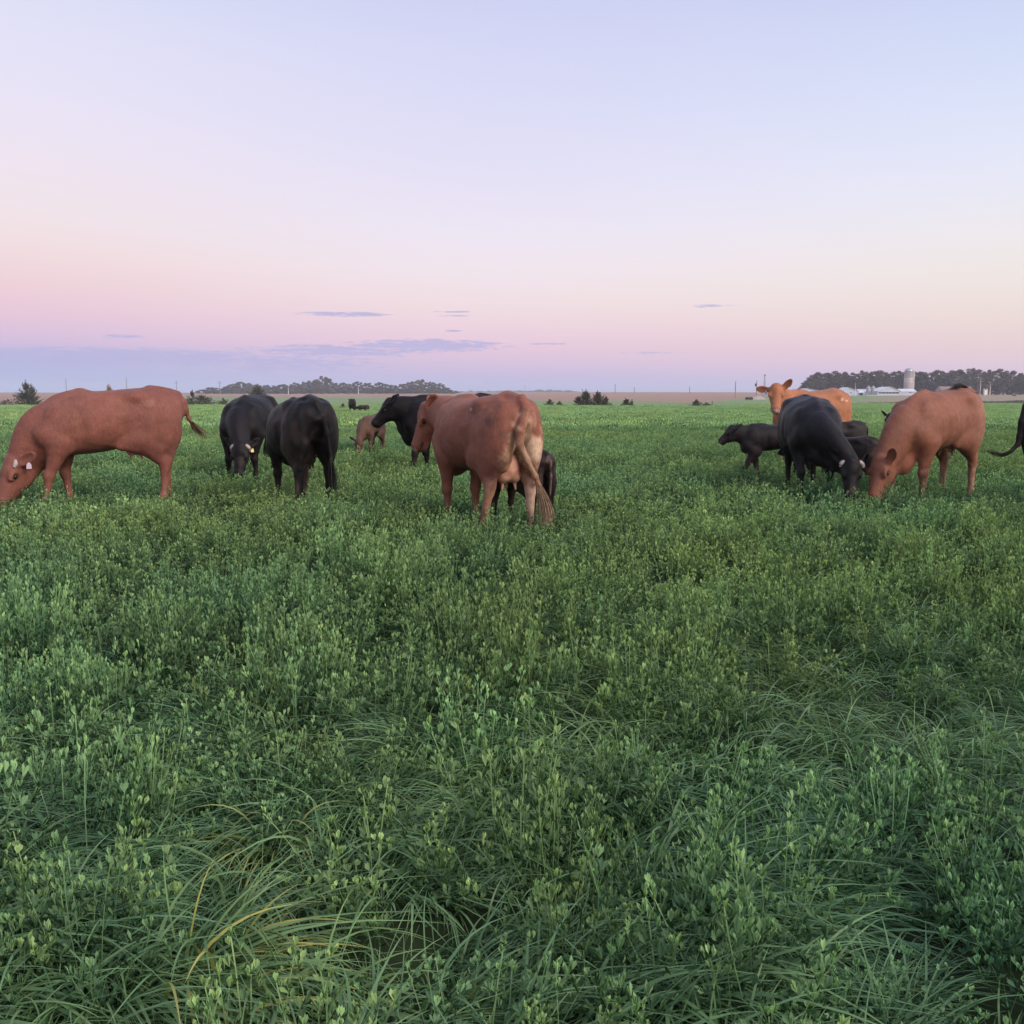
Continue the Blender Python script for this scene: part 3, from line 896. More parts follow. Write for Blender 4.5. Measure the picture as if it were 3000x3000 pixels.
RED = (.195, .072, .052); RED2 = (.125, .046, .038)
ORG = (.275, .112, .056); BLK = (.006, .005, .006); BLK2 = (.013, .009, .009); BRN = (.22, .105, .065)
cows = [
 dict(label='red-brown cow grazing at the left edge, side on, with a pale ear tag', pos=(-4.98, 11.85), yaw=203, s=1.085, col=RED, alt=RED2, nose=(.35, .2, .13), seed=3,
      poll=(.97, .06, .575), hb=1.1, head=(28, 64, 0), legs={'fl': (.16, .0), 'fr': (-.08, 0), 'hl': (.05, 0), 'hr': (-.02, 0)}, ears={1: (-8, -42, 40), -1: (-8, -62, 30)},
      tail=[(-.80, 0, 1.27), (-.87, 0, 1.20), (-.885, .0, 1.10), (-.91, .0, 1.0), (-.95, 0, .94)], switch=(.25, mat_switch_r, (-1.10, .0, .78), 130, .030), horns=[(1, .03, .01), (-1, .03, .01)],
      tags=[(1, mat_tag_w, (-.03, .20, -.085))], udder=(-.03, .8), spots=[((-.45, .25, 1.18), (.10, .1, .05), (.30, .15, .11), .4), ((.3, .25, 1.15), (.2, .2, .13), (.16, .066, .052), .5), ((.3, 0, -.1), (.5, .4, .0), RED, 0),  # darker shoulder spot: partly coat, partly shading put into the colour
      ((.45, .2, .12), (.2, .3, .35), (.20, .12, .08), .5, 1.0), ((-.6, .2, .1), (.2, .3, .3), (.22, .13, .09), .5, 1.0)]),
 dict(label='black cow with stubby pale horns grazing head-on, left of the pair of black cows', pos=(-4.14, 15.35), yaw=269, s=1.03, black=True, col=BLK, alt=BLK2, seed=5, fat=1.12, nose=(.02, .016, .02),
      poll=(1.06, .14, .64), head=(0, 68, 0), horns=[(1, .05, -.05), (-1, .05, -.05)], ears={1: (-12, -45, 40), -1: (-12, -45, 40)}, tags=[(1, mat_tag_y, (-.01, .14, -.12))], legs={'fl': (-.05, .02), 'fr': (0, -.06)},
      switch=(.3, mat_switch_b)),
 dict(label='black cow seen from behind, grazing, right of the horned black cow', pos=(-2.60, 11.85), yaw=117, s=1.0, black=True, col=BLK, alt=(.028, .014, .012), seed=8, fat=1.04, belly=.04,
      poll=(1.0, -.28, .60), head=(-25, 68, 0), tail=[(-.80, 0, 1.275), (-.88, -.04, 1.15), (-.875, -.09, .95), (-.86, -.13, .72), (-.85, -.15, .56)], switch=(.4, mat_switch_b, (-.84, -.18, .22), 110, .025),
      udder=(.0, .85), legs={'hl': (-.04, .05), 'hr': (.10, -.02)}, spots=[((-.5, .25, .75), (.3, .12, .35), (.030, .017, .014), .6)]),
 dict(label='light brown calf grazing with a white ear tag, left of the black head in profile', pos=(-3.0, 20.6), yaw=257, s=.68, calf=True, col=(.085, .043, .028), alt=(.05, .026, .02), seed=11, nose=(.05, .04, .04),
      h=.019, poll=(1.02, 0, .64), head=(5, 70, 0), ears={1: (10, -30, 20), -1: (10, -30, 20)}, tags=[(-1, mat_tag_w, (.02, -.17, -.05))], switch=(.25, mat_switch_r),
      spots=[((.6, 0, .2), (.3, .3, .3), (.18, .12, .09), .5)]),
 dict(label='small distant black cow standing in the middle of the pasture, facing the camera', pos=tuple(at(1032, 84)[:2]), yaw=282, s=1.02, black=True, col=BLK, alt=BLK2, seed=13, h=.03, tiny=True,
      poll=(.98, -.1, 1.30), head=(-15, 60, 0), switch=None),
 dict(label='tiny distant calf nursing beside the far black cow', pos=tuple(at(1064, 84.5)[:2]), yaw=172, s=.62, calf=True, black=True, col=(.03, .022, .02), alt=(.05, .03, .025), seed=14, h=.032, tiny=True,
      poll=(1.12, 0, 1.02), head=(0, 20, 0), switch=None),
 dict(label='black cow with its head in profile behind the red cow in the centre', pos=(-1.02, 15.9), yaw=178, s=1.0, black=True, col=BLK, alt=BLK2, seed=17, nose=(.09, .06, .05),
      poll=(1.0, .05, 1.26), head=(2, 47, 0), ears={1: (0, -62, 20), -1: (5, -62, 20)}, legs={'fl': (.12, 0), 'fr': (-.1, 0)}, switch=(.3, mat_switch_b)),
 dict(label='red cow in the centre seen from behind, with pink udder, pale thighs and turned head', pos=(-.30, 9.85), yaw=119, s=1.035, col=(.235, .086, .056), alt=(.165, .060, .044), seed=21, nose=(.5, .33, .25),
      poll=(1.14, .12, 1.22), head=(58, 68, 0), ears={1: (-8, -66, 0), -1: (20, -40, 30)}, tags=[(1, mat_tag_w, (-.06, .16, -.09))], h=.013,
      thick_tail=True, tail=[(-.78, 0, 1.32), (-.87, .0, 1.22), (-.89, .08, 1.04), (-.89, .085, .92), (-.89, .01, .77), (-.89, -.08, .62), (-.885, -.145, .48)], switch=(.3, mat_switch_p, (-.87, -.23, .10), 170, .035),
      udder=(.0, 1.15, .13), legs={'hl': (.22, .05), 'hr': (.0, .0), 'fl': (.03, -.02), 'fr': (-.03, .02)},
      spots=[((-.84, .0, 1.0), (.14, .11, .22), (.40, .25, .17), .8, .8), ((-.74, -.12, .84), (.20, .14, .17), (.60, .42, .30), .95, .9), ((-.72, .09, .80), (.18, .11, .22), (.56, .36, .22), .9, .9),
             ((-.55, .16, .36), (.22, .15, .26), (.40, .22, .14), .75, 1.0), ((-.60, -.16, .36), (.2, .15, .30), (.50, .34, .26), .9, .9), ((.5, 0, .15), (.3, .4, .3), (.28, .15, .09), .7, 1.0),
             ((-.66, .24, 1.13), (.06, .12, .08), (.07, .042, .035), .7, 1.1), ((-.78, .16, 1.0), (.08, .1, .06), (.12, .07, .05), .5, .7), ((-.90, .03, .72), (.07, .22, .34), (.34, .21, .13), .75, .8), ((-.82, .03, 1.10), (.10, .09, .08), (.42, .22, .15), .6, .8), ((-.80, .06, .90), (.08, .06, .2), (.22, .14, .10), .6), ((-.80, -.10, 1.10), (.10, .03, .12), (.30, .17, .12), .7), ((-.86, .02, 1.14), (.04, .022, .06), (.30, .10, .07), .9),
             ((-.8, -.05, 1.0), (.1, .035, .10), (.24, .15, .11), .7), ((-.28, .28, 1.22), (.06, .08, .02), (.58, .42, .36), .8)]),
 dict(label='black calf nursing behind the hind legs of the central red cow', pos=(.07, 9.98), yaw=124, s=.63, calf=True, black=True, col=(.016, .012, .012), alt=(.045, .026, .022), seed=23, h=.019,
      poll=(1.02, -.12, 1.02), head=(-10, 15, 0), switch=(.3, mat_switch_b), spots=[((-.86, .02, .9), (.09, .05, .35), (.12, .08, .07), .8)]),
 dict(label='dark calf walking left in front of the standing orange cow', pos=(4.0, 14.75), yaw=180, s=.70, calf=True, black=True, col=(.014, .011, .012), alt=(.024, .015, .014), seed=27, nose=(.16, .13, .13), h=.017,
      poll=(.96, 0, 1.27), head=(0, 40, 0), ears={1: (0, -70, 50), -1: (0, -70, 50)}, legs={'fl': (.30, 0), 'fr': (-.22, 0), 'hl': (-.1, 0), 'hr': (.2, 0)}, switch=(.3, mat_switch_b), fat=1.1),
 dict(label='orange-red cow standing and looking at the camera over the black grazing cow', pos=(5.45, 17.7), yaw=213, s=1.08, col=ORG, alt=(.40, .15, .07), seed=31, nose=(.55, .40, .36),
      poll=(.96, .08, 1.41), head=(42, 48, 0), ears={-1: (-8, -10, 35), 1: (48, -25, 35)}, tags=[(-1, mat_tag_w, (.03, -.15, -.06))], switch=(.3, mat_switch_r), h=.0145,
      spots=[((-.44, .25, 1.19), (.035, .12, .03), (.52, .32, .22), .7), ((-.53, .25, 1.17), (.05, .12, .022), (.52, .32, .22), .7), ((.7, 0, .8), (.12, .2, .3), (.36, .13, .07), .4)]),
 dict(label='large black cow with stubby pale horns grazing toward the camera on the right', pos=(3.96, 12.9), yaw=262, s=1.0, black=True, col=BLK, alt=(.013, .012, .019), seed=35, fat=1.16, belly=.03, nose=(.02, .016, .02),
      poll=(1.12, .34, .58), head=(-8, 70, -6), horns=[(1, .05, -.02), (-1, .05, -.02)], ears={1: (-28, -55, 40), -1: (-15, -50, 40)}, legs={'fl': (-.08, .05), 'fr': (.12, -.02)}, switch=(.3, mat_switch_b)),
 dict(label='black calf standing with its rump toward the right, behind the large black cow', pos=(5.72, 17.2), yaw=182, s=.67, calf=True, black=True, col=(.012, .010, .011), alt=(.02, .014, .014), seed=37, h=.02,
      poll=(1.02, 0, 1.2), head=(0, 40, 0), switch=(.3, mat_switch_b)),
 dict(label='small dark brown calf close behind the shoulder of the large black cow', pos=(4.92, 14.3), yaw=140, s=.58, calf=True, black=True, col=(.02, .014, .014), alt=(.05, .032, .028), seed=39, h=.02,
      poll=(1.0, .1, 1.1), head=(10, 20, 0), switch=(.3, mat_switch_b), spots=[((-.6, -.2, .9), (.2, .15, .3), (.06, .04, .035), .8)]),
 dict(label='dark calf whose ear and face peek out behind the neck of the right red cow', pos=(7.88, 18.6), yaw=184, s=.72, calf=True, black=True, col=(.014, .011, .012), alt=(.022, .015, .014), seed=41, h=.022,
      poll=(.98, .1, 1.36), head=(20, 60, 0), ears={1: (25, -30, 20), -1: (40, -30, 20)}, switch=(.3, mat_switch_b)),
 dict(label='red-brown cow grazing on the right with its dark tail flung over its back', pos=(5.34, 12.3), yaw=218, s=1.075, col=(.225, .086, .052), alt=(.150, .062, .042), seed=43, nose=(.3, .15, .1), bony=1.0, brisket=1.0,
      poll=(1.02, -.06, .58), head=(-8, 70, 0), ears={1: (38, -48, 10), -1: (-15, -65, 30)}, legs={'fl': (-.02, 0), 'fr': (.12, .0), 'hl': (0, 0), 'hr': (.05, 0)},
      tail=[(-.80, 0, 1.27), (-.90, .0, 1.20), (-.955, .02, 1.24), (-.90, .03, 1.31), (-.78, .03, 1.355), (-.66, .03, 1.385)], switch=(.4, mat_switch_b, (-.24, .05, 1.365), 150, .022), udder=(-.04, .75),
      spots=[((-.62, .2, .95), (.2, .2, .35), (.30, .16, .10), .45, .9), ((.5, 0, .2), (.3, .3, .3), (.28, .17, .12), .6), ((-.6, 0, .2), (.2, .3, .4), (.38, .25, .18), .6), ((-.93, .02, 1.30), (.10, .06, .13), (.06, .03, .025), .9), ((-.72, .03, 1.42), (.14, .05, .045), (.03, .02, .018), 1)]),
 dict(label='black cow mostly outside the right edge, its long tail swinging into view', pos=(6.73, 11.1), yaw=6, s=1.03, black=True, col=BLK, alt=BLK2, seed=47,
      poll=(1.05, 0, .62), head=(0, 66, 0), tail=[(-.80, 0, 1.275), (-.885, 0, 1.22), (-.93, .0, 1.05), (-.945, .0, .88), (-.96, .0, .80), (-1.04, .0, .72)], thick_tail=True,
      switch=(.3, mat_switch_b, (-1.33, .02, .74), 110, .02)),
]
for c in cows: make_animal(c)

#@@FAR
# ================================================================== far things
def leaf_mat(name, a, b, trans=.25, rough=.55, var_scale=.6, spec=.2):
    m = bpy.data.materials.new(name); m.use_nodes = True
    t = NT(m.node_tree); bs = t.n['Principled BSDF']; out = t.n['Material Output']
    tcn = t.node('ShaderNodeTexCoord'); oi = t.node('ShaderNodeObjectInfo')
    n = t.noise(tcn.outputs['Object'], var_scale, 3, .6)
    c = t.ramp(n, [(.3, a), (.7, b)])
    c = t.mix(1.0, c, t.ramp(oi.outputs['Random'], [(0, (.8, .82, .8, 1)), (1, (1.2, 1.15, 1.15, 1))]), 'MULTIPLY')
    t.link(c, bs.inputs['Base Color']); bs.inputs['Roughness'].default_value = rough; bs.inputs['Specular IOR Level'].default_value = spec
    tr = t.node('ShaderNodeBsdfTranslucent'); t.link(c, tr.inputs[0])
    mx = t.node('ShaderNodeMixShader'); mx.inputs[0].default_value = trans
    t.link(bs.outputs[0], mx.inputs[1]); t.link(tr.outputs[0], mx.inputs[2]); t.link(mx.outputs[0], out.inputs[0])
    return m
mat_tree = leaf_mat('tree_foliage', (.040, .042, .030), (.095, .092, .066))
mat_tree2 = leaf_mat('woods_foliage', (.050, .056, .040), (.120, .125, .085))
mat_cedar = leaf_mat('cedar_foliage', (.055, .062, .040), (.115, .118, .078), .2)
mat_dry = leaf_mat('dry_foliage', (.22, .16, .10), (.36, .27, .17), .2)
mat_bark = simple_mat('bark', (.075, .06, .05), .9, .1, .3, 2)

def quads(C, N, size, rng, asp=1.0):
    """leaf-sized quads at centres C with normals N"""
    n = len(C)
    a = np.cross(N, rng.normal(size=(n, 3))); a /= np.linalg.norm(a, axis=1)[:, None] + 1e-9
    b = np.cross(N, a); b /= np.linalg.norm(b, axis=1)[:, None] + 1e-9
    s = (size * rng.uniform(.6, 1.35, n))[:, None]
    P = np.stack([C - a * s - b * s * asp, C + a * s - b * s * asp * .7, C + a * s * .8 + b * s * asp, C - a * s * .7 + b * s * asp * .9], 1).reshape(-1, 3)
    Q = np.arange(n * 4).reshape(n, 4)
    return P, Q

def tree_meshes(seed, spread=.34, low=.22, nb=15, leaf=.42, per=95, mat=None):
    """a broadleaf tree 10 m high: (trunk mesh, crown mesh)"""
    r = np.random.default_rng(seed); m = MB()
    lean = r.normal(0, .25, 2)
    top = np.array([lean[0], lean[1], 8.2])
    m.tube([(0, 0, -.8), (lean[0] * .2, lean[1] * .2, 2.4), (lean[0] * .6, lean[1] * .6, 5), tuple(top)], [.34, .26, .18, .06], 7)
    C = []; Nn = []
    for i in range(nb):
        t = (i + r.uniform(0, .8)) / nb
        ang = i * 2.4 + r.uniform(-.5, .5)
        z = 10 * (low + (1 - low) * (.08 + .86 * t))
        prof = math.sin(math.pi * min(1, .18 + .80 * t)) ** .7
        R = 10 * spread * prof * r.uniform(.35, 1.0)
        c = np.array([lean[0] * t + R * math.cos(ang), lean[1] * t + R * math.sin(ang), z])
        z0 = max(1.2, z - R * .9 - .8)
        st = np.array([lean[0] * z0 / 8, lean[1] * z0 / 8, z0])
        mid = (st + c) / 2 + np.array([0, 0, .3])
        m.tube([tuple(st), tuple(mid), tuple(c)], [.11, .07, .03], 5, cap=False)
        br = np.array([r.uniform(.85, 1.5), r.uniform(.85, 1.5), r.uniform(.6, 1.05)]) * (1.15 - .4 * t)
        k = int(per * r.uniform(.7, 1.2))
        d = r.normal(size=(k, 3)); d /= np.linalg.norm(d, axis=1)[:, None]
        rad = r.uniform(.35, 1.05, k)[:, None] ** .6
        C.append(c + d * rad * br); Nn.append(d + r.normal(0, .55, (k, 3)))
    C = np.concatenate(C); Nn = np.concatenate(Nn); Nn /= np.linalg.norm(Nn, axis=1)[:, None]
    k = C[:, 2].max(); C[:, 2] *= 10 / k
    P, Q = quads(C, Nn, leaf * .55, r, .8)
    cm = fast_mesh('crown', P, Q, False); cm.materials.append(mat or mat_tree)
    to = m.build('trunk', mat_bark); tm = to.data; bpy.data.objects.remove(to)
    return tm, cm
protoA = [tree_meshes(100 + i, spread=.34, low=(.12, .3, .2)[i % 3], nb=17, per=(150, 90, 120)[i % 3], leaf=.34) for i in range(6)]
protoB = [tree_meshes(200 + i, spread=.44, low=.0, nb=22, per=150, leaf=.38, mat=mat_tree2) for i in range(5)]
def place_tree(name, proto, px, top, base_y, d, label, group, rr, hmin=3):
    x = px_x(px, d)
    z = float(ground_z(x, d))
    H_ = max((base_y - top) * d / F + (0), hmin)
    ztop = EYE + (Y0 - top) * d / F
    h = max(ztop - z, hmin)
    t = thing(name, label, 'tree', (x, d, z), rr.uniform(0, 6.28), group)
    w = rr.uniform(.85, 1.15)
    for nm, me in zip(('trunk', 'crown'), proto):
        o = bpy.data.objects.new(nm, me); COL.objects.link(o); o.parent = t
    sw_ = max(h / 10 * w * 1.25, (1.45 if d < 700 else 1.9) * w)
    t.scale = (sw_, sw_, h / 10)
    return t
rr = random.Random(4)
def nth(n): return '%d%s' % (n, 'th' if 10 <= n % 100 <= 20 else {1: 'st', 2: 'nd', 3: 'rd'}.get(n % 10, 'th'))
def tall(px, seq):                                   # how a crown stands against its two neighbours
    ks = [t for p, t in seq]; i = [p for p, t in seq].index(px); a = ks[max(i - 1, 0)]; b = ks[min(i + 1, len(ks) - 1)]; t = ks[i]
    return 'higher than its neighbours' if t < min(a, b) - 1 else 'lower than its neighbours' if t > max(a, b) + 1 else 'level with its neighbours'
wood = [(596, 1141), (614, 1135), (634, 1136), (660, 1133), (680, 1125), (705, 1119), (727, 1122), (755, 1126), (783, 1128), (808, 1130), (829, 1126), (850, 1130),
        (868, 1121), (891, 1119), (912, 1116), (928, 1112), (962, 1108), (978, 1120), (1007, 1121), (1026, 1125), (1048, 1118), (1077, 1122), (1110, 1120),
        (1130, 1125), (1152, 1128), (1181, 1125), (1200, 1120), (1216, 1116), (1236, 1112), (1264, 1119), (1287, 1123), (1305, 1136), (1320, 1144)]
GW = 'trees of the far wood on the left horizon'
for i, (px, top) in enumerate(wood):
    lab = 'grey-green tree, %s from the left end of the far horizon wood, %s' % (nth(i - 2), tall(px, wood))
    if px < 640: lab = '%s small tree of the clump just left of the far wood' % ('leftmost', 'middle', 'rightmost')[i]
    place_tree('broadleaf_tree', protoB[i % 5], px, top, 1153, 905 + rr.uniform(-12, 12), lab, GW if px >= 640 else 'small clump left of the far wood', rr)
place_tree('broadleaf_tree', protoB[2], 945, 1102, 1153, 897, 'tallest tree of the far wood, rising above its crown line', None, rr)
for i, px in enumerate(range(652, 1312, 21)):
    place_tree('understorey_tree', protoB[(i + 2) % 5], px + rr.uniform(-4, 4), 1136 + rr.uniform(-5, 4), 1153, 925 + rr.uniform(-5, 8), 'low bushy tree, %s from the left along the foot of the far horizon wood' % nth(i + 1), 'low trees at the foot of the far wood', rr)
farm = [(2362, 1116), (2378, 1099), (2395, 1091), (2419, 1093), (2446, 1088), (2474, 1090), (2497, 1093), (2523, 1086), (2548, 1090), (2568, 1087), (2592, 1092), (2613, 1089), (2632, 1088),
        (2651, 1091), (2678, 1088), (2700, 1090), (2718, 1091), (2740, 1085), (2757, 1088), (2775, 1092), (2794, 1086), (2813, 1084), (2843, 1080), (2861, 1083), (2879, 1090), (2895, 1084),
        (2918, 1082), (2938, 1091), (2951, 1094), (2965, 1087), (2987, 1095), (3006, 1100), (3030, 1092), (3060, 1088), (3095, 1096)]
for i, (px, top) in enumerate(farm):
    lab = 'dark tree, %s from the left, behind the white farm sheds, %s' % (nth(i + 1), tall(px, farm)) if px < 2645 else 'dark tree, %s right of the silo in the thinner belt, %s' % (nth(i - 12), tall(px, farm))
    g = 'shelterbelt behind the sheds' if px < 2645 else 'shelterbelt right of the silo'
    if i == 0: lab, g = 'low tree at the left end of the shelterbelt behind the sheds', None
    place_tree('broadleaf_tree', protoA[i % 6], px, top, 1158, 575 + rr.uniform(-8, 14), lab, g, rr)
# lower second row that closes the wall of trees at its foot
for i, px in enumerate(range(2372, 3060, 19)):
    if px > 2860 and i % 3 == 0: continue
    top = 1104 + rr.uniform(-7, 8) + (12 if px > 2700 else 0)
    place_tree('understorey_tree', protoB[i % 5], px + rr.uniform(-5, 5), top, 1158, 592 + rr.uniform(-4, 10), 'low bushy tree, %s from the left along the foot of the farm shelterbelt' % nth(i + 1), 'low trees at the foot of the shelterbelt', rr)
# far-off tree lines beyond the ridge: one mass nobody could count
r = np.random.default_rng(31)
C = []
for (x0, x1, yt, dd) in ((1335, 1470, 1148, 2500), (1440, 1585, 1146.5, 2450), (1560, 1640, 1144.5, 2300), (1600, 1692, 1146.5, 2320)):
    for k in range(int((x1 - x0) * 1.1)):
        px = r.uniform(x0, x1); d = dd + r.uniform(-20, 20); x = px_x(px, d)
        u = (px - x0) / (x1 - x0)
        zt = EYE + (Y0 + .5 - yt + 1.2 * math.sin(px * .22) + r.normal(0, .8)) * d / F * (1 - abs(2 * u - 1) ** 5)
        zb = float(ground_z(x, d))
        zt = max(zt, zb + 3)
        n = 26
        q = np.stack([x + r.normal(0, 2.6, n), d + r.normal(0, 3, n), zb + (zt - zb) * r.uniform(0, 1, n) ** .6], 1)
        C.append(q)
C = np.concatenate(C); Nn = r.normal(size=C.shape); Nn /= np.linalg.norm(Nn, axis=1)[:, None]
P, Q = quads(C, Nn, 1.1, r)
me = fast_mesh('distant_woods', P, Q, False); me.materials.append(mat_tree2)
dw = bpy.data.objects.new('distant_woods', me); COL.objects.link(dw)
tag(dw, 'thin line of distant woods beyond the brown field', 'woods', kind='stuff')

# ---- cedars and shrubs along the pasture edge
def cedar_mesh(seed, w, h, spiky=1.0, n=46, stuff=26, mat=None):
    r = np.random.default_rng(seed); V = []; Fq = []; m = MB()
    m.tube([(0, 0, -.15), (0, 0, h * .35), (r.normal(0, .05) * h, 0, h * .9)], [.07 * h ** .5, .05 * h ** .5, .012], 5)
    T = []
    for i in range(n):
        a = r.uniform(0, 2 * math.pi); t = r.uniform(0, 1) ** 1.25
        z0 = h * .03 + h * .72 * t
        reach = w * (1 - t) ** .75 * r.uniform(.55, 1.05) + .08
        rise = h * r.uniform(.10, .30) * spiky
        if i == 0: reach, rise, z0 = .03, h * .3, h * .7
        p0 = np.array([0, 0, z0]); p2 = np.array([reach * math.cos(a), reach * math.sin(a), min(z0 + rise, h)])
        p1 = np.array([reach * .65 * math.cos(a), reach * .65 * math.sin(a), z0 + rise * .05])
        for k in range(stuff):
            s = r.uniform(.12, 1.0)
            p = p0 * (1 - s) ** 2 + p1 * 2 * s * (1 - s) + p2 * s * s
            tg = 2 * (1 - s) * (p1 - p0) + 2 * s * (p2 - p1); tg /= np.linalg.norm(tg) + 1e-9
            d = tg * .75 + r.normal(0, .5, 3) + np.array([0, 0, .45]); d /= np.linalg.norm(d)
            ln = r.uniform(.13, .30) * (1.25 - .45 * s) * (h / 3) ** .5
            sd = np.cross(d, r.normal(size=3)); sd /= np.linalg.norm(sd)
            wd = ln * r.uniform(.2, .34)
            q = p + r.normal(0, .045 * (1 - .6 * s) * (h / 2), 3)
            b = len(V)
            V += [q - sd * wd * .5, q + d * ln * .45 - sd * wd, q + d * ln, q + d * ln * .45 + sd * wd]
            Fq.append((b, b + 1, b + 2, b + 3))
    cm = fast_mesh('foliage', np.array(V), np.array(Fq), False); cm.materials.append(mat or mat_cedar)
    to = m.build('trunk', mat_bark); tm = to.data; bpy.data.objects.remove(to)
    return tm, cm
cedars = [  # column, half width px, top row, label, extra distance
 (78, 40, 1113, 'tall dark cedar with two spiky tops on the left behind the grazing red cow', 0, 1.1, 70, 'c'),
 (94, 24, 1126, 'narrower cedar grown into the tall left cedar', .6, 1.2, 40, 'c'),
 (22, 42, 1168, 'low shrub at the left edge beside the tall cedar', .3, .8, 40, 'c'),
 (592, 60, 1156, 'wide low cedar with bristling tips just right of the red cow\'s rump', 0, 1.1, 90, 'c'),
 (563, 20, 1143, 'thin cedar leader poking up above the wide low cedar', .8, 1.3, 26, 'c'),
 (655, 24, 1166, 'small pointed cedar left of the horned black cow', .2, 1.2, 36, 'c'),
 (690, 18, 1172, 'short cedar touching the back of the horned black cow', .5, 1.1, 30, 'c'),
 (755, 44, 1124, 'bushy rounded shrub rising behind the backs of the two black cows', 3, .9, 90, 'c'),
 (1003, 12, 1182, 'tiny weedy shrub left of the distant black cow', 10, 1.2, 20, 'c'),
 (1610, 20, 1169, 'low cedar just right of the central cow\'s rump', 0, 1.1, 40, 'c'),
 (1640, 15, 1175, 'stubby cedar with an upturned branch in the pair behind the central cow', .4, 1.2, 30, 'c'),
 (1697, 20, 1158, 'dark cedar with a thin tip at the left of the cedar group', .3, 1.2, 44, 'c'),
 (1716, 24, 1142, 'tallest twiggy cedar in the middle of the cedar group', 0, 1.2, 60, 'c'),
 (1751, 28, 1146, 'broad cedar with a dark pointed leader in the cedar group', .2, 1.2, 70, 'c'),
 (1775, 15, 1161, 'narrow upright cedar at the right of the cedar group', .5, 1.3, 40, 'c'),
 (1789, 14, 1181, 'low spreading cedar branch bush ending the cedar group on the right', .2, 1.0, 26, 'c'),
 (1835, 18, 1168, 'small conical cedar right of the cedar group', 0, 1.3, 44, 'c'),
 (1853, 22, 1185, 'low greyish juniper spreading beside the small conical cedar', .2, .6, 40, 'c'),
 (1851, 5, 1171, 'thin cedar sapling standing in the low juniper', .6, 1.5, 14, 'c'),
 (2040, 20, 1170, 'small spiky cedar in front of the brown field right of centre', -22, 1.2, 46, 'c'),
 (2068, 17, 1178, 'lower cedar on the right of the small spiky one', -22, 1.1, 34, 'c'),
 (320, 19, 1127, 'dry tan shrub showing above the back of the left red cow', 2, 1.9, 26, 'd')]
for i, (px, hw, top, lab, dd, sp, n, kd) in enumerate(cedars):
    d = float(pasture_edge((px - 1500) / F)) + .6 + abs(dd) if dd > -5 else float(pasture_edge((px - 1500) / F)) + 14
    if px == 1003: d = 104
    x = px_x(px, d); z = float(ground_z(x, d))
    h = EYE + (Y0 - top) * d / F - z
    w = hw * d / F
    tm, cm = cedar_mesh(500 + i, w * 1.18, h, sp * .8, int(n * 1.3), 34, mat_dry if kd == 'd' else None)
    t = thing('cedar_shrub' if kd == 'c' else 'dry_shrub', lab, 'shrub', (x, d, z), 0, 'cedars along the pasture edge' if kd == 'c' else None)
    for nm, me in zip(('trunk', 'foliage'), (tm, cm)):
        o = bpy.data.objects.new(nm, me); COL.objects.link(o); o.parent = t

# ---- posts, poles, tower
mat_pole = simple_mat('weathered_pole', (.17, .15, .14), .8, .2, .2, 2)
mat_pale = simple_mat('pale_pole', (.50, .45, .42), .7, .2, .1, 2)
mat_steel = simple_mat('galvanised_steel', (.30, .31, .33), .45, .5, .1, 1, metal=.5)
mat_dark = simple_mat('dark_fitting', (.03, .03, .035), .6, .3)
poles = [(195, 1110, 1155, 'wooden pole left of the grazing red cow', 0, 'w'), (372, 1107, 1155, 'wooden pole above the back of the left red cow', 0, 'w'),
 (518, 1116, 1155, 'power pole with crossarms above the left cow\'s rump', 2, 'w'), (645, 1117, 1155, 'power pole with crossarms at the left end of the far wood', 2, 'w'),
 (845, 1130, 1155, 'short pale pole in front of the far wood, above the rear-view black cow', 0, 'p'), (1050, 1128, 1155, 'pale pole before the far wood above the distant cow', 0, 'p'),
 (1706, 1139, 1154, 'thin pole just left of the cedar group', 0, 'w'), (1802, 1125, 1157, 'dark pole right of the cedar group', 0, 'w'),
 (1858, 1135, 1153, 'short pole on the skyline above the small conical cedar', 0, 'w'), (2020, 1133, 1150, 'short pole on the skyline right of centre', 0, 'w'),
 (2154, 1118, 1162, 'tall pole left of the orange cow\'s ear', 0, 'w'), (2216, 1115, 1160, 'pole with a transformer beside the windmill tower', 3, 'w'), (2231, 1129, 1152, 'short stub pole at the foot of the windmill tower', 0, 'w'),
 (2505, 1121, 1161, 'white pole in front of the gabled shed', 0, 'p'), (2469, 1129, 1150, 'short pale pole behind the orange cow\'s rump', 0, 'p'), (2584, 1128, 1150, 'pale pole between the grain bins and the open shed', 0, 'p'),
 (2864, 1130, 1150, 'faint grey pole behind the right red cow\'s rump', 0, 'w'), (2871, 1107, 1151, 'tall white pole with crossarms in front of the right trees', 2, 'p'), (2900, 1120, 1159, 'white yard light pole with an arm, right of the white tank', 4, 'p')]
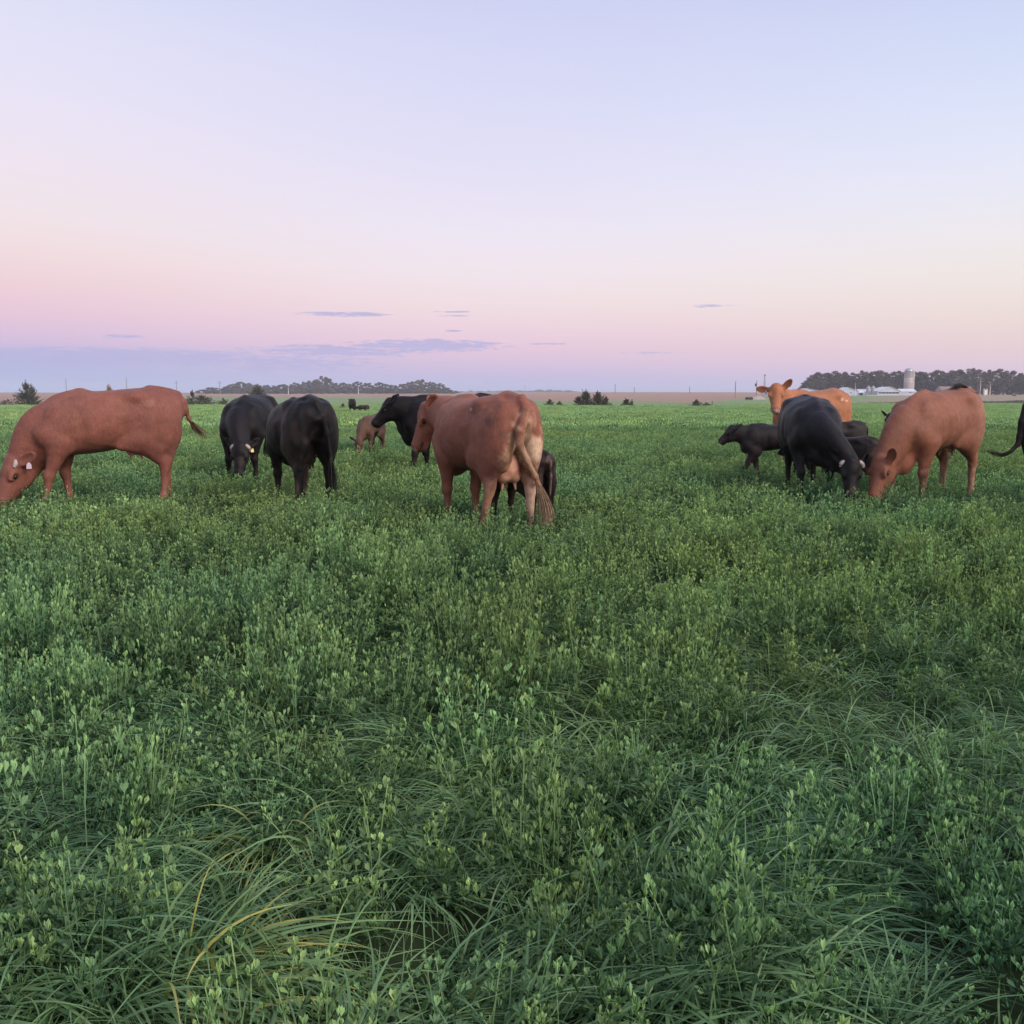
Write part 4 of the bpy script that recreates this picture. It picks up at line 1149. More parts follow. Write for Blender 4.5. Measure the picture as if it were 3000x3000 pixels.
for (px, top, base, lab, kind, col) in poles:
    if base == 1155: d = 880
    elif px > 2300: d = 500
    elif px in (2154, 2216): d = 470
    else: d = 820
    if px in (2469, 2584): d = 548
    x = px_x(px, d); z = float(ground_z(x, d)); h = EYE + (Y0 - top) * d / F - z
    t = thing('utility_pole', lab, 'pole', (x, d, z), 0, 'utility poles')
    m = MB(); rd = .26 if d > 700 else .18
    m.tube([(0, 0, -.5), (0, 0, h * .5), (0, 0, h)], [rd * 1.3, rd * 1.1, rd * .8], 8)
    m.build('post', mat_pale if col == 'p' else mat_pole, t, True)
    if kind == 2:
        for zz, ww in ((h * .93, 1.5), (h * .80, 1.9)):
            m = MB(); m.box(-ww, ww, -.24, -.1, zz - .09, zz + .09); ca = m.build('crossarm', mat_pole, t)
            m = MB()
            for sx_ in (-ww * .9, 0, ww * .9): m.tube([(sx_, -.17, zz + .09), (sx_, -.17, zz + .45)], .09, 6)
            m.build('insulator', mat_dark, ca)
    if kind == 3:
        m = MB(); m.tube([(-.55, -.1, h * .66), (-.55, -.1, h * .82)], .36, 10); m.build('transformer', mat_dark, t, True)
    if kind == 4:
        m = MB(); m.tube([(0, 0, h - .1), (-1.2, -.1, h + .1)], .1, 6); m.build('arm', mat_pale, t, True)
        m = MB(); m.tube([(0, 0, h), (0, 0, h + 1.0)], [.35, .5], 8); m.build('lamp_head', mat_dark, t, True)
# windmill tower
d = 490; x = px_x(2239, d); z = float(ground_z(x, d)); h = EYE + (Y0 - 1098) * d / F - z
t = thing('windmill_tower', 'lattice windmill tower rising left of the orange cow\'s head', 'tower', (x, d, z), .4)
m = MB(); q = []
for sx_, sy_ in ((-1, -1), (1, -1), (1, 1), (-1, 1)):
    m2 = MB(); m2.tube([(sx_ * .95, sy_ * .95, -.3), (sx_ * .1, sy_ * .1, h * .9)], .085, 5); m2.build('leg', mat_steel, t)
for k in range(7):
    z0, z1 = h * .9 * k / 7, h * .9 * (k + 1) / 7; w0, w1 = .95 - .85 * k / 7, .95 - .85 * (k + 1) / 7
    cs = [(-1, -1), (1, -1), (1, 1), (-1, 1)]
    for i in range(4):
        a, b = cs[i], cs[(i + 1) % 4]
        m.tube([(a[0] * w0, a[1] * w0, z0), (b[0] * w1, b[1] * w1, z1)], .035, 4); m.tube([(a[0] * w1, a[1] * w1, z1), (b[0] * w1, b[1] * w1, z1)], .035, 4)
m.build('bracing', mat_steel, t)
m = MB(); m.tube([(0, 0, h * .9), (0, 0, h)], .14, 6); m.box(-.28, .28, -.25, .25, h * .93, h * .985); m.build('gearbox', mat_dark, t)
# comms mast beyond the central cow
d = 1100; x = px_x(1538, d); z = float(ground_z(x, d)); h = EYE + (Y0 - 1128) * d / F - z
t = thing('radio_mast', 'thin radio mast on the skyline above the central cow\'s rump', 'mast', (x, d, z))
m = MB(); m.tube([(0, 0, -.5), (0, 0, h)], [.22, .1], 6); m.build('mast_tube', mat_pole, t)
m = MB(); m.box(-.6, .6, -.1, .1, h * .75, h * .78); m.build('antenna_bar', mat_pole, t)

# electric fence along the far edge of the pasture
px_posts = [1892, 1912, 1936, 1960, 1996, 2028, 2057, 2087, 2115, 2143, 2168, 2198, 2228] + list(range(2495, 2600, 17)) + list(range(2885, 3120, 19))
t = thing('wire_fence', 'low wire fence with thin posts along the far edge of the pasture', 'fence', (0, 0, 0))
fp = []
for px in px_posts:
    d = float(pasture_edge((px - 1500) / F)) + (10 if px < 2090 else 1.5)
    p = at(px, d); fp.append(p)
    hh = .62 if px not in (2087, 2553) else 1.1
    m = MB(); m.tube([(0, 0, -.1), (0, 0, hh)], .035 if hh < 1 else .09, 5)
    o = m.build('post', mat_pole, t); o.location = p
for i in range(len(fp) - 1):
    if (fp[i + 1] - fp[i]).length > 15: continue
    for zz in (.32, .56):
        m = MB(); m.tube([fp[i] + Vector((0, 0, zz)), fp[i + 1] + Vector((0, 0, zz))], .006, 4, cap=False); m.build('wire', mat_steel, t)
# rank weeds under the fence
r = np.random.default_rng(77); C = []; V = []; Fq = []
for i in range(15000):
    px = r.uniform(1880, 4300) if i > 1500 else r.uniform(-1200, 1900)
    tt = (px - 1500) / F / math.cos(PITCH)
    d = float(np.interp(tt, edge_t, edge_p)) + r.normal(0, .45 if px > 1880 else .3)
    x = tt * d; z = float(ground_z(x, d))
    lump = .6 + .5 * math.sin(px * .045) * math.sin(px * .013 + 1)
    if r.uniform() > lump: continue
    h = r.uniform(.10, .38) * (.6 + lump * .6); w = r.uniform(.03, .10)
    a = r.uniform(0, 6.28); b = len(V)
    V += [(x - w * math.cos(a), d - w * math.sin(a), z), (x + w * math.cos(a), d + w * math.sin(a), z), (x + r.normal(0, .1), d + r.normal(0, .1), z + h)]
    Fq.append((b, b + 1, b + 2))
mat_weed = leaf_mat('rank_weeds', (.035, .055, .022), (.09, .11, .05), .2)
me = fast_mesh('fence_weeds', np.array(V), np.array(Fq), False); me.materials.append(mat_weed)
o = bpy.data.objects.new('fence_weeds', me); COL.objects.link(o); tag(o, 'dark rank weeds growing under the wire fence', 'weeds', kind='stuff')

# mound and bales
d = 395; x = px_x(2216, d); z = float(ground_z(x, d))
V = []; Fq = []; nx_, ny_ = 26, 12
rm = random.Random(9)
for i in range(nx_ + 1):
    for j in range(ny_ + 1):
        u = i / nx_ * 2 - 1; v = j / ny_ * 2 - 1
        hh = max(0, (1 - abs(u) ** 2.6) * (1 - v * v)) * 1.35 * (1 + .25 * math.sin(u * 4 + 1)) + rm.uniform(-.03, .03)
        V.append((u * 4.6, v * 3, hh - .08))
for i in range(nx_):
    for j in range(ny_): a = i * (ny_ + 1) + j; Fq.append((a, a + ny_ + 1, a + ny_ + 2, a + 1))
mo = mesh_obj('dirt_mound', V, Fq, simple_mat('pale_gravel', (.30, .27, .24), .9, .1, .18, 1.2), None, True)
mo.location = (x, d, z); tag(mo, 'pale low mound of gravel at the top of the green field', 'mound')
mat_bale = simple_mat('old_hay', (.075, .07, .065), .9, .1, .35, 4)
for k, (px, lb) in enumerate(((2189, 'left one of the two dark round bales beside the pale mound'), (2200, 'right one of the two dark round bales beside the pale mound'))):
    dd = 388; x = px_x(px, dd); z = float(ground_z(x, dd)); m = MB()
    m.tube([(0, -.65, .5), (0, -.55, .5), (0, .55, .5), (0, .65, .5)], [.48, .66, .66, .48], 16)
    o = m.build('round_bale', mat_bale, None, True); o.location = (x, dd, z + .02); o.rotation_euler.z = .3 * k; o.scale = (1.05, 1, .95); tag(o, lb, 'bale', 'round bales by the mound')

# ---- farmyard
mat_white = simple_mat('white_sheet_metal', (.42, .45, .54), .5, .3, .05, .5)
mat_roofm = simple_mat('pale_metal_roof', (.54, .56, .63), .4, .4, .05, .5)
mat_bluish = simple_mat('bluish_sheet_metal', (.34, .38, .47), .5, .3, .06, .5)
mat_unlit = simple_mat('unlit_interior', (.03, .03, .04), .8, .1)  # dark colour standing in for shade inside openings and windows
mat_conc = simple_mat('silo_concrete', (.33, .29, .28), .85, .15, .15, .9)
mat_concp = simple_mat('silo_pale_band', (.46, .42, .41), .85, .15, .1, .9)
mat_dome = simple_mat('silo_dome', (.33, .34, .38), .4, .4, .05, 1, metal=.4)
mat_brick = simple_mat('brown_roof', (.20, .15, .14), .8, .15, .15, .6)
FD = 520.0; U = FD / F                                     # metres per photo pixel out there
def fpos(px, d=FD): return (px_x(px, d), d, float(ground_z(px_x(px, d), d)))
def gable_shed(name, label, px0, px1, depth, eave, ridge, rz=0., wall=mat_white, roof=mat_roofm, axis='y', d=FD, ridge_px=None):
    """front gable between two photo columns; eave and ridge heights in metres above its ground"""
    x0, y_, z_ = fpos(px0, d); x1 = px_x(px1, d); w = x1 - x0
    t = thing(name, label, 'shed', ((x0 + x1) / 2, d, z_), rz)
    hw = w / 2; rx = 0 if ridge_px is None else px_x(ridge_px, d) - (x0 + x1) / 2
    zb = -1.0
    m = MB()
    if axis == 'y':
        m.add([(-hw, 0, zb), (hw, 0, zb), (hw, 0, eave), (rx, 0, ridge), (-hw, 0, eave)], [(0, 1, 2, 3, 4)])
        m.add([(-hw, depth, zb), (hw, depth, zb), (hw, depth, eave), (rx, depth, ridge), (-hw, depth, eave)], [(4, 3, 2, 1, 0)])
        m.add([(-hw, 0, zb), (-hw, depth, zb), (-hw, depth, eave), (-hw, 0, eave)], [(0, 3, 2, 1)])
        m.add([(hw, 0, zb), (hw, depth, zb), (hw, depth, eave), (hw, 0, eave)], [(0, 1, 2, 3)])
        m.build('wall', wall, t)
        for s, xe in ((-1, -hw), (1, hw)):
            m = MB(); e = .35 * s; th = .12; sl = (ridge - eave) / abs(xe - rx)
            a = (xe + e, -.3, eave - .35 * sl + .03); b = (rx, -.3, ridge + .03)
            vs = [a, b, (b[0], depth + .3, b[2]), (a[0], depth + .3, a[2])]
            vs += [(v[0], v[1], v[2] + th) for v in vs]
            m.add(vs, [(0, 1, 2, 3), (7, 6, 5, 4), (0, 4, 5, 1), (1, 5, 6, 2), (2, 6, 7, 3), (3, 7, 4, 0)])
            m.build('roof', roof, t)
    else:
        m.add([(-hw, 0, zb), (hw, 0, zb), (hw, 0, eave), (-hw, 0, eave)], [(0, 1, 2, 3)])
        m.add([(-hw, depth, zb), (hw, depth, zb), (hw, depth, eave), (-hw, depth, eave)], [(3, 2, 1, 0)])
        for xx in (-hw, hw):
            m.add([(xx, 0, zb), (xx, depth, zb), (xx, depth, eave), (xx, depth / 2, ridge), (xx, 0, eave)], [(0, 1, 2, 3, 4)])
        m.build('wall', wall, t)
        for s in (0, 1):
            m = MB(); ye = -.3 if s == 0 else depth + .3; th = .12
            a = (-hw - .2, ye, eave - .12); b = (-hw - .2, depth / 2, ridge + .03)
            vs = [a, (hw + .2, ye, a[2]), (hw + .2, depth / 2, b[2]), b]
            vs += [(v[0], v[1], v[2] + th) for v in vs]
            m.add(vs, [(0, 1, 2, 3), (7, 6, 5, 4), (0, 4, 5, 1), (1, 5, 6, 2), (2, 6, 7, 3), (3, 7, 4, 0)])
            m.build('roof', roof, t)
    return t, hw
def panel(t, name, x0, x1, z0, z1, mat, dpt=.06, y=0):
    m = MB(); m.box(x0, x1, y - dpt, y + .02, z0, z1); return m.build(name, mat, t)
def hgt(row, d=FD, px=2600): return EYE + (Y0 - row) * d / F - float(ground_z(px_x(px, d), d))
t, hw = gable_shed('farm_shed', 'low white shed half hidden behind the orange cow\'s back', 2338, 2412, 9, hgt(1147, 528, 2370), hgt(1138.5, 528, 2370), d=528, ridge_px=2366)
t, hw = gable_shed('farm_shed', 'white gabled shed with a small dark window, right of the orange cow', 2462, 2515, 10, hgt(1146), hgt(1135.5), ridge_px=2484)
panel(t, 'window', U * 2.5, U * 6, hgt(1151.5), hgt(1148.5), mat_unlit); panel(t, 'corner_trim', hw - .25, hw - .02, -.2, hgt(1146.5), mat_bluish, .05)
t, hw = gable_shed('lean_to', 'small open lean-to attached right of the gabled shed', 2516, 2531, 6, hgt(1150), hgt(1144), axis='x', d=522)
panel(t, 'opening', -hw + .3, hw - .5, .1, hgt(1151), mat_unlit)  # solid dark panel painted as the lean-to's shaded inside
t, hw = gable_shed('low_barn', 'long bluish low barn behind the grain bins', 2518, 2572, 10, hgt(1148, 538), hgt(1140.5, 538), wall=mat_bluish, roof=mat_bluish, axis='x', d=538)
t, hw = gable_shed('open_barn', 'wide white gabled barn with a long dark opening, left of the silo foot', 2570.5, 2638.5, 14, hgt(1146), hgt(1134), ridge_px=2608)
panel(t, 'opening', -hw + .6, hw - .9, hgt(1153), hgt(1148.6), mat_unlit, .05)  # dark strip on the wall in place of a shaded open front
for k in range(1, 6): panel(t, 'post', -hw + .6 + (2 * hw - 1.5) * k / 6 - .08, -hw + .6 + (2 * hw - 1.5) * k / 6 + .08, hgt(1153), hgt(1148.6), mat_white, .09)
t, hw = gable_shed('barn_annex', 'white annex with a door and small window in front of the silo', 2639.5, 2684, 9, hgt(1147), hgt(1140), axis='x', d=521)
panel(t, 'door', -hw + .9, -hw + 1.9, -.2, hgt(1148.5), mat_concp); panel(t, 'window', .4, 1.3, hgt(1151), hgt(1148.3), mat_unlit)
t, hw = gable_shed('farmhouse_shed', 'low brownish building behind the right red cow\'s back', 2758, 2851, 8, hgt(1143, 545, 2800), hgt(1133, 545, 2800), axis='x', d=545, wall=mat_conc, roof=mat_brick)
for px, lb in ((2543.5, 'left hopper-bottom grain bin beside the barn'), (2557.5, 'right hopper-bottom grain bin beside the barn')):
    x, y, z = fpos(px, 515)
    t = thing('grain_bin', lb, 'grain bin', (x, y, z), 0, 'grain bins'); R = 6.1 * U * .99
    hh = lambda row: hgt(row, 515)
    m = MB(); m.lathe([(R, hh(1146.5)), (R, hh(1136))], 20); m.build('wall', mat_dome, t, False)
    m = MB(); m.lathe([(R + .08, hh(1136) + .01), (R * .5, hh(1132.8)), (.15, hh(1130.2))], 20); m.build('roof', mat_dome, t)
    m = MB(); m.lathe([(.25, hh(1152.5)), (R - .01, hh(1146.6))], 20); m.build('hopper', mat_bluish, t)
    for k in range(4):
        a = math.pi / 4 + k * math.pi / 2
        m = MB(); m.tube([(R * .92 * math.cos(a), R * .92 * math.sin(a), -.3), (R * .92 * math.cos(a), R * .92 * math.sin(a), hh(1147))], .09, 5); m.build('leg', mat_steel, t)
m = MB(); x, y, z = fpos(2551, 515); m.box(-2.9, 2.9, -1.6, 1.6, -.6, .35)
o = m.build('concrete_pad', mat_concp); o.location = (x, y, z); tag(o, 'pale concrete pad under the two grain bins', 'slab')
x, y, z = fpos(2659.5, 532)
t = thing('tower_silo', 'tall concrete tower silo with a domed top behind the barn annex', 'silo', (x, y, z)); hh = lambda row: hgt(row, 532, 2660); R = 12.2 * 532 / F
m = MB(); m.lathe([(R * 1.06, -.5), (R * 1.03, hh(1120))], 28); m.build('lower_wall', mat_conc, t, False)
m = MB(); m.lathe([(R * 1.04, hh(1120) + .01), (R * 1.035, hh(1116.5))], 28); m.build('pale_band', mat_concp, t)
m = MB(); m.lathe([(R * 1.02, hh(1116.5) + .01), (R * 1.02, hh(1113.5))], 28); m.build('dark_band', mat_conc, t)
m = MB(); m.lathe([(R * 1.03, hh(1113.5) + .01), (R * 1.03, hh(1108.5))], 28); m.build('pale_band', mat_concp, t)
m = MB(); m.lathe([(R * 1.01, hh(1108.5) + .01), (R, hh(1090.3))], 28); m.build('upper_wall', mat_conc, t, False)
for k in range(1, 12):
    zz = hh(1108.5) + (hh(1090.3) - hh(1108.5)) * k / 12
    m = MB(); m.lathe([(R * 1.012, zz), (R * 1.03, zz + .04), (R * 1.012, zz + .08)], 28); m.build('hoop', mat_steel, t)
m = MB(); m.lathe([(R * 1.02 * math.cos(a), hh(1090) + (hh(1079.5) - hh(1090)) * math.sin(a)) for a in np.linspace(0, math.pi / 2 - .03, 7)], 28); m.build('dome', mat_dome, t, True)
m = MB(); m.box(R * .80, R * 1.12, -R * .75, -R * .4, -.3, hh(1087)); m.build('chute', mat_concp, t)
# white tank on a stand and a dark implement in the yard on the right
d = 498; x = px_x(2886, d); z = float(ground_z(x, d)); t = thing('feed_tank', 'small white feed tank between two white poles on the right', 'tank', (x, d, z)); e = d / F
m = MB(); m.box(-3.9 * e, 3.9 * e, -.8, .8, .25, hgt(1142, d, 2886)); m.build('tank', simple_mat('cream_paint', (.66, .62, .55), .5), t)
for s in (-1, 1):
    m = MB(); m.box(s * 4.4 * e - .09, s * 4.4 * e + .09, -.85, .85, -.2, hgt(1138, d, 2886)); m.build('side_frame', mat_pale, t)
m = MB(); m.tube([(0, 0, hgt(1142, d, 2886)), (0, 0, hgt(1139, d, 2886)), (.5, 0, hgt(1135, d, 2886))], .12, 6); m.build('fill_pipe', mat_dark, t)
d = 470; x = px_x(2972, d); z = float(ground_z(x, d)); t = thing('farm_trailer', 'small dark flat implement parked on the dry grass at the far right', 'trailer', (x, d, z)); e = d / F
m = MB(); m.box(-4 * e, 3.4 * e, -.9, .9, .5, .82); m.build('bed', mat_dark, t)
m = MB(); m.box(-4 * e, -3.2 * e, -.95, .95, .83, 1.15); m.build('headboard', mat_pale, t)
for s in (-1, 1):
    m = MB(); m.tube([(0, s * .95, .3), (0, s * 1.15, .3)], .42, 12); m.build('wheel', mat_dark, t)

#@@VEG
# ================================================================== alfalfa and grass: real plants spread over the pasture
def plant_mat(name, c_old_shaded, c_new_lit, trans, rough, spec):
    m = bpy.data.materials.new(name); m.use_nodes = True
    t = NT(m.node_tree); bs = t.n['Principled BSDF']; out = t.n['Material Output']
    a = t.node('ShaderNodeAttribute'); a.attribute_name = 'age'
    ti = t.node('ShaderNodeAttribute'); ti.attribute_type = 'INSTANCER'; ti.attribute_name = 'tint'
    c = t.mix(a.outputs[2], c_old_shaded, c_new_lit)  # leaf age tone, stretched so interior shade and lit tips sit in colour
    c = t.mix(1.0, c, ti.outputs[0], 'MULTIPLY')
    t.link(c, bs.inputs['Base Color']); bs.inputs['Roughness'].default_value = rough; bs.inputs['Specular IOR Level'].default_value = spec
    tr = t.node('ShaderNodeBsdfTranslucent'); t.link(t.mix(1.0, c, (.95, 1.12, .68, 1), 'MULTIPLY'), tr.inputs[0])
    mx = t.node('ShaderNodeMixShader'); mx.inputs[0].default_value = trans
    t.link(bs.outputs[0], mx.inputs[1]); t.link(tr.outputs[0], mx.inputs[2]); t.link(mx.outputs[0], out.inputs[0])
    return m
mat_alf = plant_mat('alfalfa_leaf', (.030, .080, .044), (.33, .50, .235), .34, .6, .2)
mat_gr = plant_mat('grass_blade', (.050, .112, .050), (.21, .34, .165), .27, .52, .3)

class PB:
    def __init__(self): self.P = []; self.Q = []; self.A = []; self.n = 0
    def add(self, P, Q, A):
        self.P.append(P); self.Q.append(Q + self.n); self.A.append(A); self.n += len(P)
    def mesh(self, name, mat):
        me = fast_mesh(name, np.concatenate(self.P), np.concatenate(self.Q), False)
        at_ = me.attributes.new('age', 'FLOAT', 'POINT'); at_.data.foreach_set('value', np.concatenate(self.A).astype(np.float32))
        me.materials.append(mat); return me

def leaflets(base, d, n, L, Wd, age, pb, fold=.25):
    """obovate folded leaflets: base points, directions, normals"""
    d = d / np.linalg.norm(d, axis=1)[:, None]
    s = np.cross(d, n); s /= np.linalg.norm(s, axis=1)[:, None] + 1e-9
    n = np.cross(s, d)
    L = L[:, None]; Wd = Wd[:, None]
    v0 = base; vm = base + d * L * .6 - n * Wd * fold; vt = base + d * L * 1.0 + n * Wd * .1
    a1 = base + d * L * .66 + s * Wd * .5 + n * Wd * fold * .5
    b1 = base + d * L * .66 - s * Wd * .5 + n * Wd * fold * .5
    P = np.stack([v0, a1, vt, b1, vm], 1).reshape(-1, 3)
    k = np.arange(len(base))[:, None] * 5
    Q = np.concatenate([k + np.array([[0, 4, 2, 1]]), k + np.array([[0, 3, 2, 4]])])
    pb.add(P, Q, np.repeat(age, 5))

def strips(P0, D, bend, L, Wd, seg, age_shade0, age_shade1, pb, rng):
    """arching blades; bend = amount the tip droops"""
    n = len(P0); t = np.linspace(0, 1, seg + 1)[None, :, None]
    D = D / np.linalg.norm(D, axis=1)[:, None]
    L = L[:, None, None]
    hd = D * np.array([1, 1, 0]); hd /= np.linalg.norm(hd, axis=1)[:, None] + 1e-6
    C = P0[:, None] + D[:, None] * L * t + hd[:, None] * L * bend[:, None, None] * t ** 2 * .55 - np.array([0, 0, 1.]) * L * bend[:, None, None] * t ** 2.2 * .75
    s = np.cross(D, np.array([0, 0, 1.]) + rng.normal(0, .35, (n, 3))); s /= np.linalg.norm(s, axis=1)[:, None] + 1e-6
    w = Wd[:, None, None] * np.clip(np.minimum(1, .55 + t * 2.2) * (1 - t ** 2.6), .04, 1)
    A = C - s[:, None] * w; B = C + s[:, None] * w
    P = np.stack([A, B], 2).reshape(n, -1, 3)
    P = P.reshape(-1, 3)
    k = (np.arange(n) * (seg + 1) * 2)[:, None, None]; j = (np.arange(seg) * 2)[None, :, None]
    Q = (k + j + np.array([0, 1, 3, 2])[None, None, :]).reshape(-1, 4)
    ag = (age_shade0 + (age_shade1 - age_shade0) * t[0, :, 0])[None].repeat(n, 0) + rng.normal(0, .12, n)[:, None]
    pb.add(P, Q, np.clip(np.repeat(ag.reshape(-1), 2), 0, 1))

def alfalfa_clump(seed, rad, nst, hmin, hmax, nodes, leaf, trifol=True, lean=.35, dome=.62):
    r = np.random.default_rng(seed); pb = PB()
    for i in range(nst):
        a = r.uniform(0, 6.283); rr_ = rad * math.sqrt(r.uniform())
        b = np.array([rr_ * math.cos(a), rr_ * math.sin(a), -.02])
        h = r.uniform(hmin, hmax) * (1 - dome * (rr_ / rad) ** 2)
        ln = lean * (rr_ / rad) * r.uniform(.4, 1.2)
        top = b + np.array([math.cos(a) * ln * h + r.normal(0, .03), math.sin(a) * ln * h + r.normal(0, .03), h])
        mid = (b + top) / 2 + np.array([r.normal(0, .015), r.normal(0, .015), h * .06])
        vig = r.uniform(.35, .9)
        if trifol:
            t = np.linspace(0, 1, 5)[:, None]
            S = b * (1 - t) ** 2 + mid * 2 * t * (1 - t) + top * t ** 2
            wv = np.array([math.cos(a + 1.57), math.sin(a + 1.57), 0]) * .0016
            P = np.stack([S - wv, S + wv], 1).reshape(-1, 3)
            Q = np.array([[2 * k, 2 * k + 1, 2 * k + 3, 2 * k + 2] for k in range(4)])
            pb.add(P, Q, np.repeat(np.linspace(.1, .6, 5), 2))
        ts = np.linspace(.22 if trifol else .35, 1.0, nodes) + r.normal(0, .015, nodes)
        ts = np.clip(ts, 0, 1)
        B = b[None] * (1 - ts[:, None]) ** 2 + mid[None] * 2 * (ts * (1 - ts))[:, None] + top[None] * (ts ** 2)[:, None]
        ang = np.arange(nodes) * 2.5 + r.uniform(0, 6)
        el = np.radians(r.uniform(10, 45, nodes) + 42 * ts ** 2)
        dirs = np.stack([np.cos(ang) * np.cos(el), np.sin(ang) * np.cos(el), np.sin(el)], 1)
        pet = leaf * (1.55 - .75 * ts ** 3) * r.uniform(.75, 1.25, nodes)
        pet[-2:] *= .45
        E = B + dirs * pet[:, None]
        sz = leaf * (1.15 - .35 * ts) * r.uniform(.8, 1.2, nodes)
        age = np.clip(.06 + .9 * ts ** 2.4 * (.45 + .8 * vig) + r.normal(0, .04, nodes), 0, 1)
        nrm = np.array([0, 0, 1.])[None] + r.normal(0, .5, (nodes, 3)) - dirs * .4
        sidev = np.cross(dirs, np.array([0, 0, 1.])); sidev /= np.linalg.norm(sidev, axis=1)[:, None] + 1e-6
        for q in ((-1, 0, 1) if trifol else (0,)):
            dd = dirs + sidev * q * .55 + np.array([0, 0, 1.]) * (.30 + 1.0 * ts[:, None] ** 3) * (.8 if q else 1) + r.normal(0, .14, (nodes, 3))
            leaflets(E, dd, nrm + r.normal(0, .25, (nodes, 3)), sz * r.uniform(.85, 1.15, nodes), sz * r.uniform(.32, .46, nodes) * (1 if trifol else 1.5), age, pb)
    return pb

def grass_tuft(seed, n, rad, Lmin, Lmax, wmin, wmax, seg, spread=.55):
    r = np.random.default_rng(seed); pb = PB()
    a = r.uniform(0, 6.283, n); q = rad * np.sqrt(r.uniform(0, 1, n))
    P0 = np.stack([q * np.cos(a), q * np.sin(a), np.full(n, -.01)], 1)
    cv = np.array([1.0, 0, 0]) * .85
    a2 = a + r.normal(0, .7, n)
    D = np.stack([np.cos(a2) * spread, np.sin(a2) * spread, np.ones(n)], 1) * r.uniform(.5, 1.2, n)[:, None] + cv + r.normal(0, .12, (n, 3))
    D[:, 2] = np.abs(D[:, 2]) + .7
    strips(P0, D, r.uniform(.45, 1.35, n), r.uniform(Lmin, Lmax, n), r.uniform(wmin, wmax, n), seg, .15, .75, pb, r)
    return pb

pc = bpy.data.collections.new('alfalfa_sprigs'); pg = bpy.data.collections.new('grass_tufts')
def proto(coll, name, me):
    o = bpy.data.objects.new(name, me); coll.objects.link(o); return o
NA, NB_, NC = 8, 5, 4
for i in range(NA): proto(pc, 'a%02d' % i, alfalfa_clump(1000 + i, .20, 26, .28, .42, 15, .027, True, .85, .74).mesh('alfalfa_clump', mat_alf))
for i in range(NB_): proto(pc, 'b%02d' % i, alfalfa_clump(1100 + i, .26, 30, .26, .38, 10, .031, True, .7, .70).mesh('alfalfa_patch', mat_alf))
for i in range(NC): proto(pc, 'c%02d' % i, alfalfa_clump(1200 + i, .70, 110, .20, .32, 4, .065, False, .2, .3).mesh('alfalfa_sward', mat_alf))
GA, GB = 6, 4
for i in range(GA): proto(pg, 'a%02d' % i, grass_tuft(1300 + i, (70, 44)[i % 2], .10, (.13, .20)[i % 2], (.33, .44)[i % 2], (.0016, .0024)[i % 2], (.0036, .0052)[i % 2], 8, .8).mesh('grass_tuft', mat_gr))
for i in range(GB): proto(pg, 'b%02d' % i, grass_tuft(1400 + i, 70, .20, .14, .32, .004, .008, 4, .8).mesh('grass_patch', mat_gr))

def fbm(x, y, sc, seed, octv=3):
    r = np.random.default_rng(seed); o = np.zeros_like(x)
    for k in range(octv):
        f = sc * 2 ** k
        for j in range(4):
            a = r.uniform(0, 6.28); u = np.cos(a) * x + np.sin(a) * y; v = -np.sin(a) * x + np.cos(a) * y
            o += np.sin(u * f * r.uniform(.8, 1.25) + r.uniform(0, 6.28) + 1.4 * np.sin(v * f * .8 + r.uniform(0, 6.28))) / 4 * .6 ** k
    return o
def scatter(dmin, dmax, dens, seed, margin=.13, even=False):
    """points between two distances in the wedge the camera looks into, with room on either side"""
    r = np.random.default_rng(seed)
    half = .545 + margin
    w1 = half * dmax + 1.6
    if even:                                          # jittered grid: plants keep their distance
        c = 1 / math.sqrt(dens)
        gx_, gy_ = np.meshgrid(np.arange(-w1, w1, c), np.arange(dmin, dmax, c), indexing='ij')
        x = (gx_ + r.uniform(-.42, .42, gx_.shape) * c + (np.arange(gx_.shape[1]) % 2)[None] * c / 2).ravel(); y = (gy_ + r.uniform(-.42, .42, gx_.shape) * c).ravel()
    else:
        n = int((dmax - dmin) * 2 * w1 * dens)
        y = r.uniform(dmin, dmax, n); x = r.uniform(-w1, w1, n)
    k = np.abs(x) < half * y + 1.4
    return x[k], y[k]

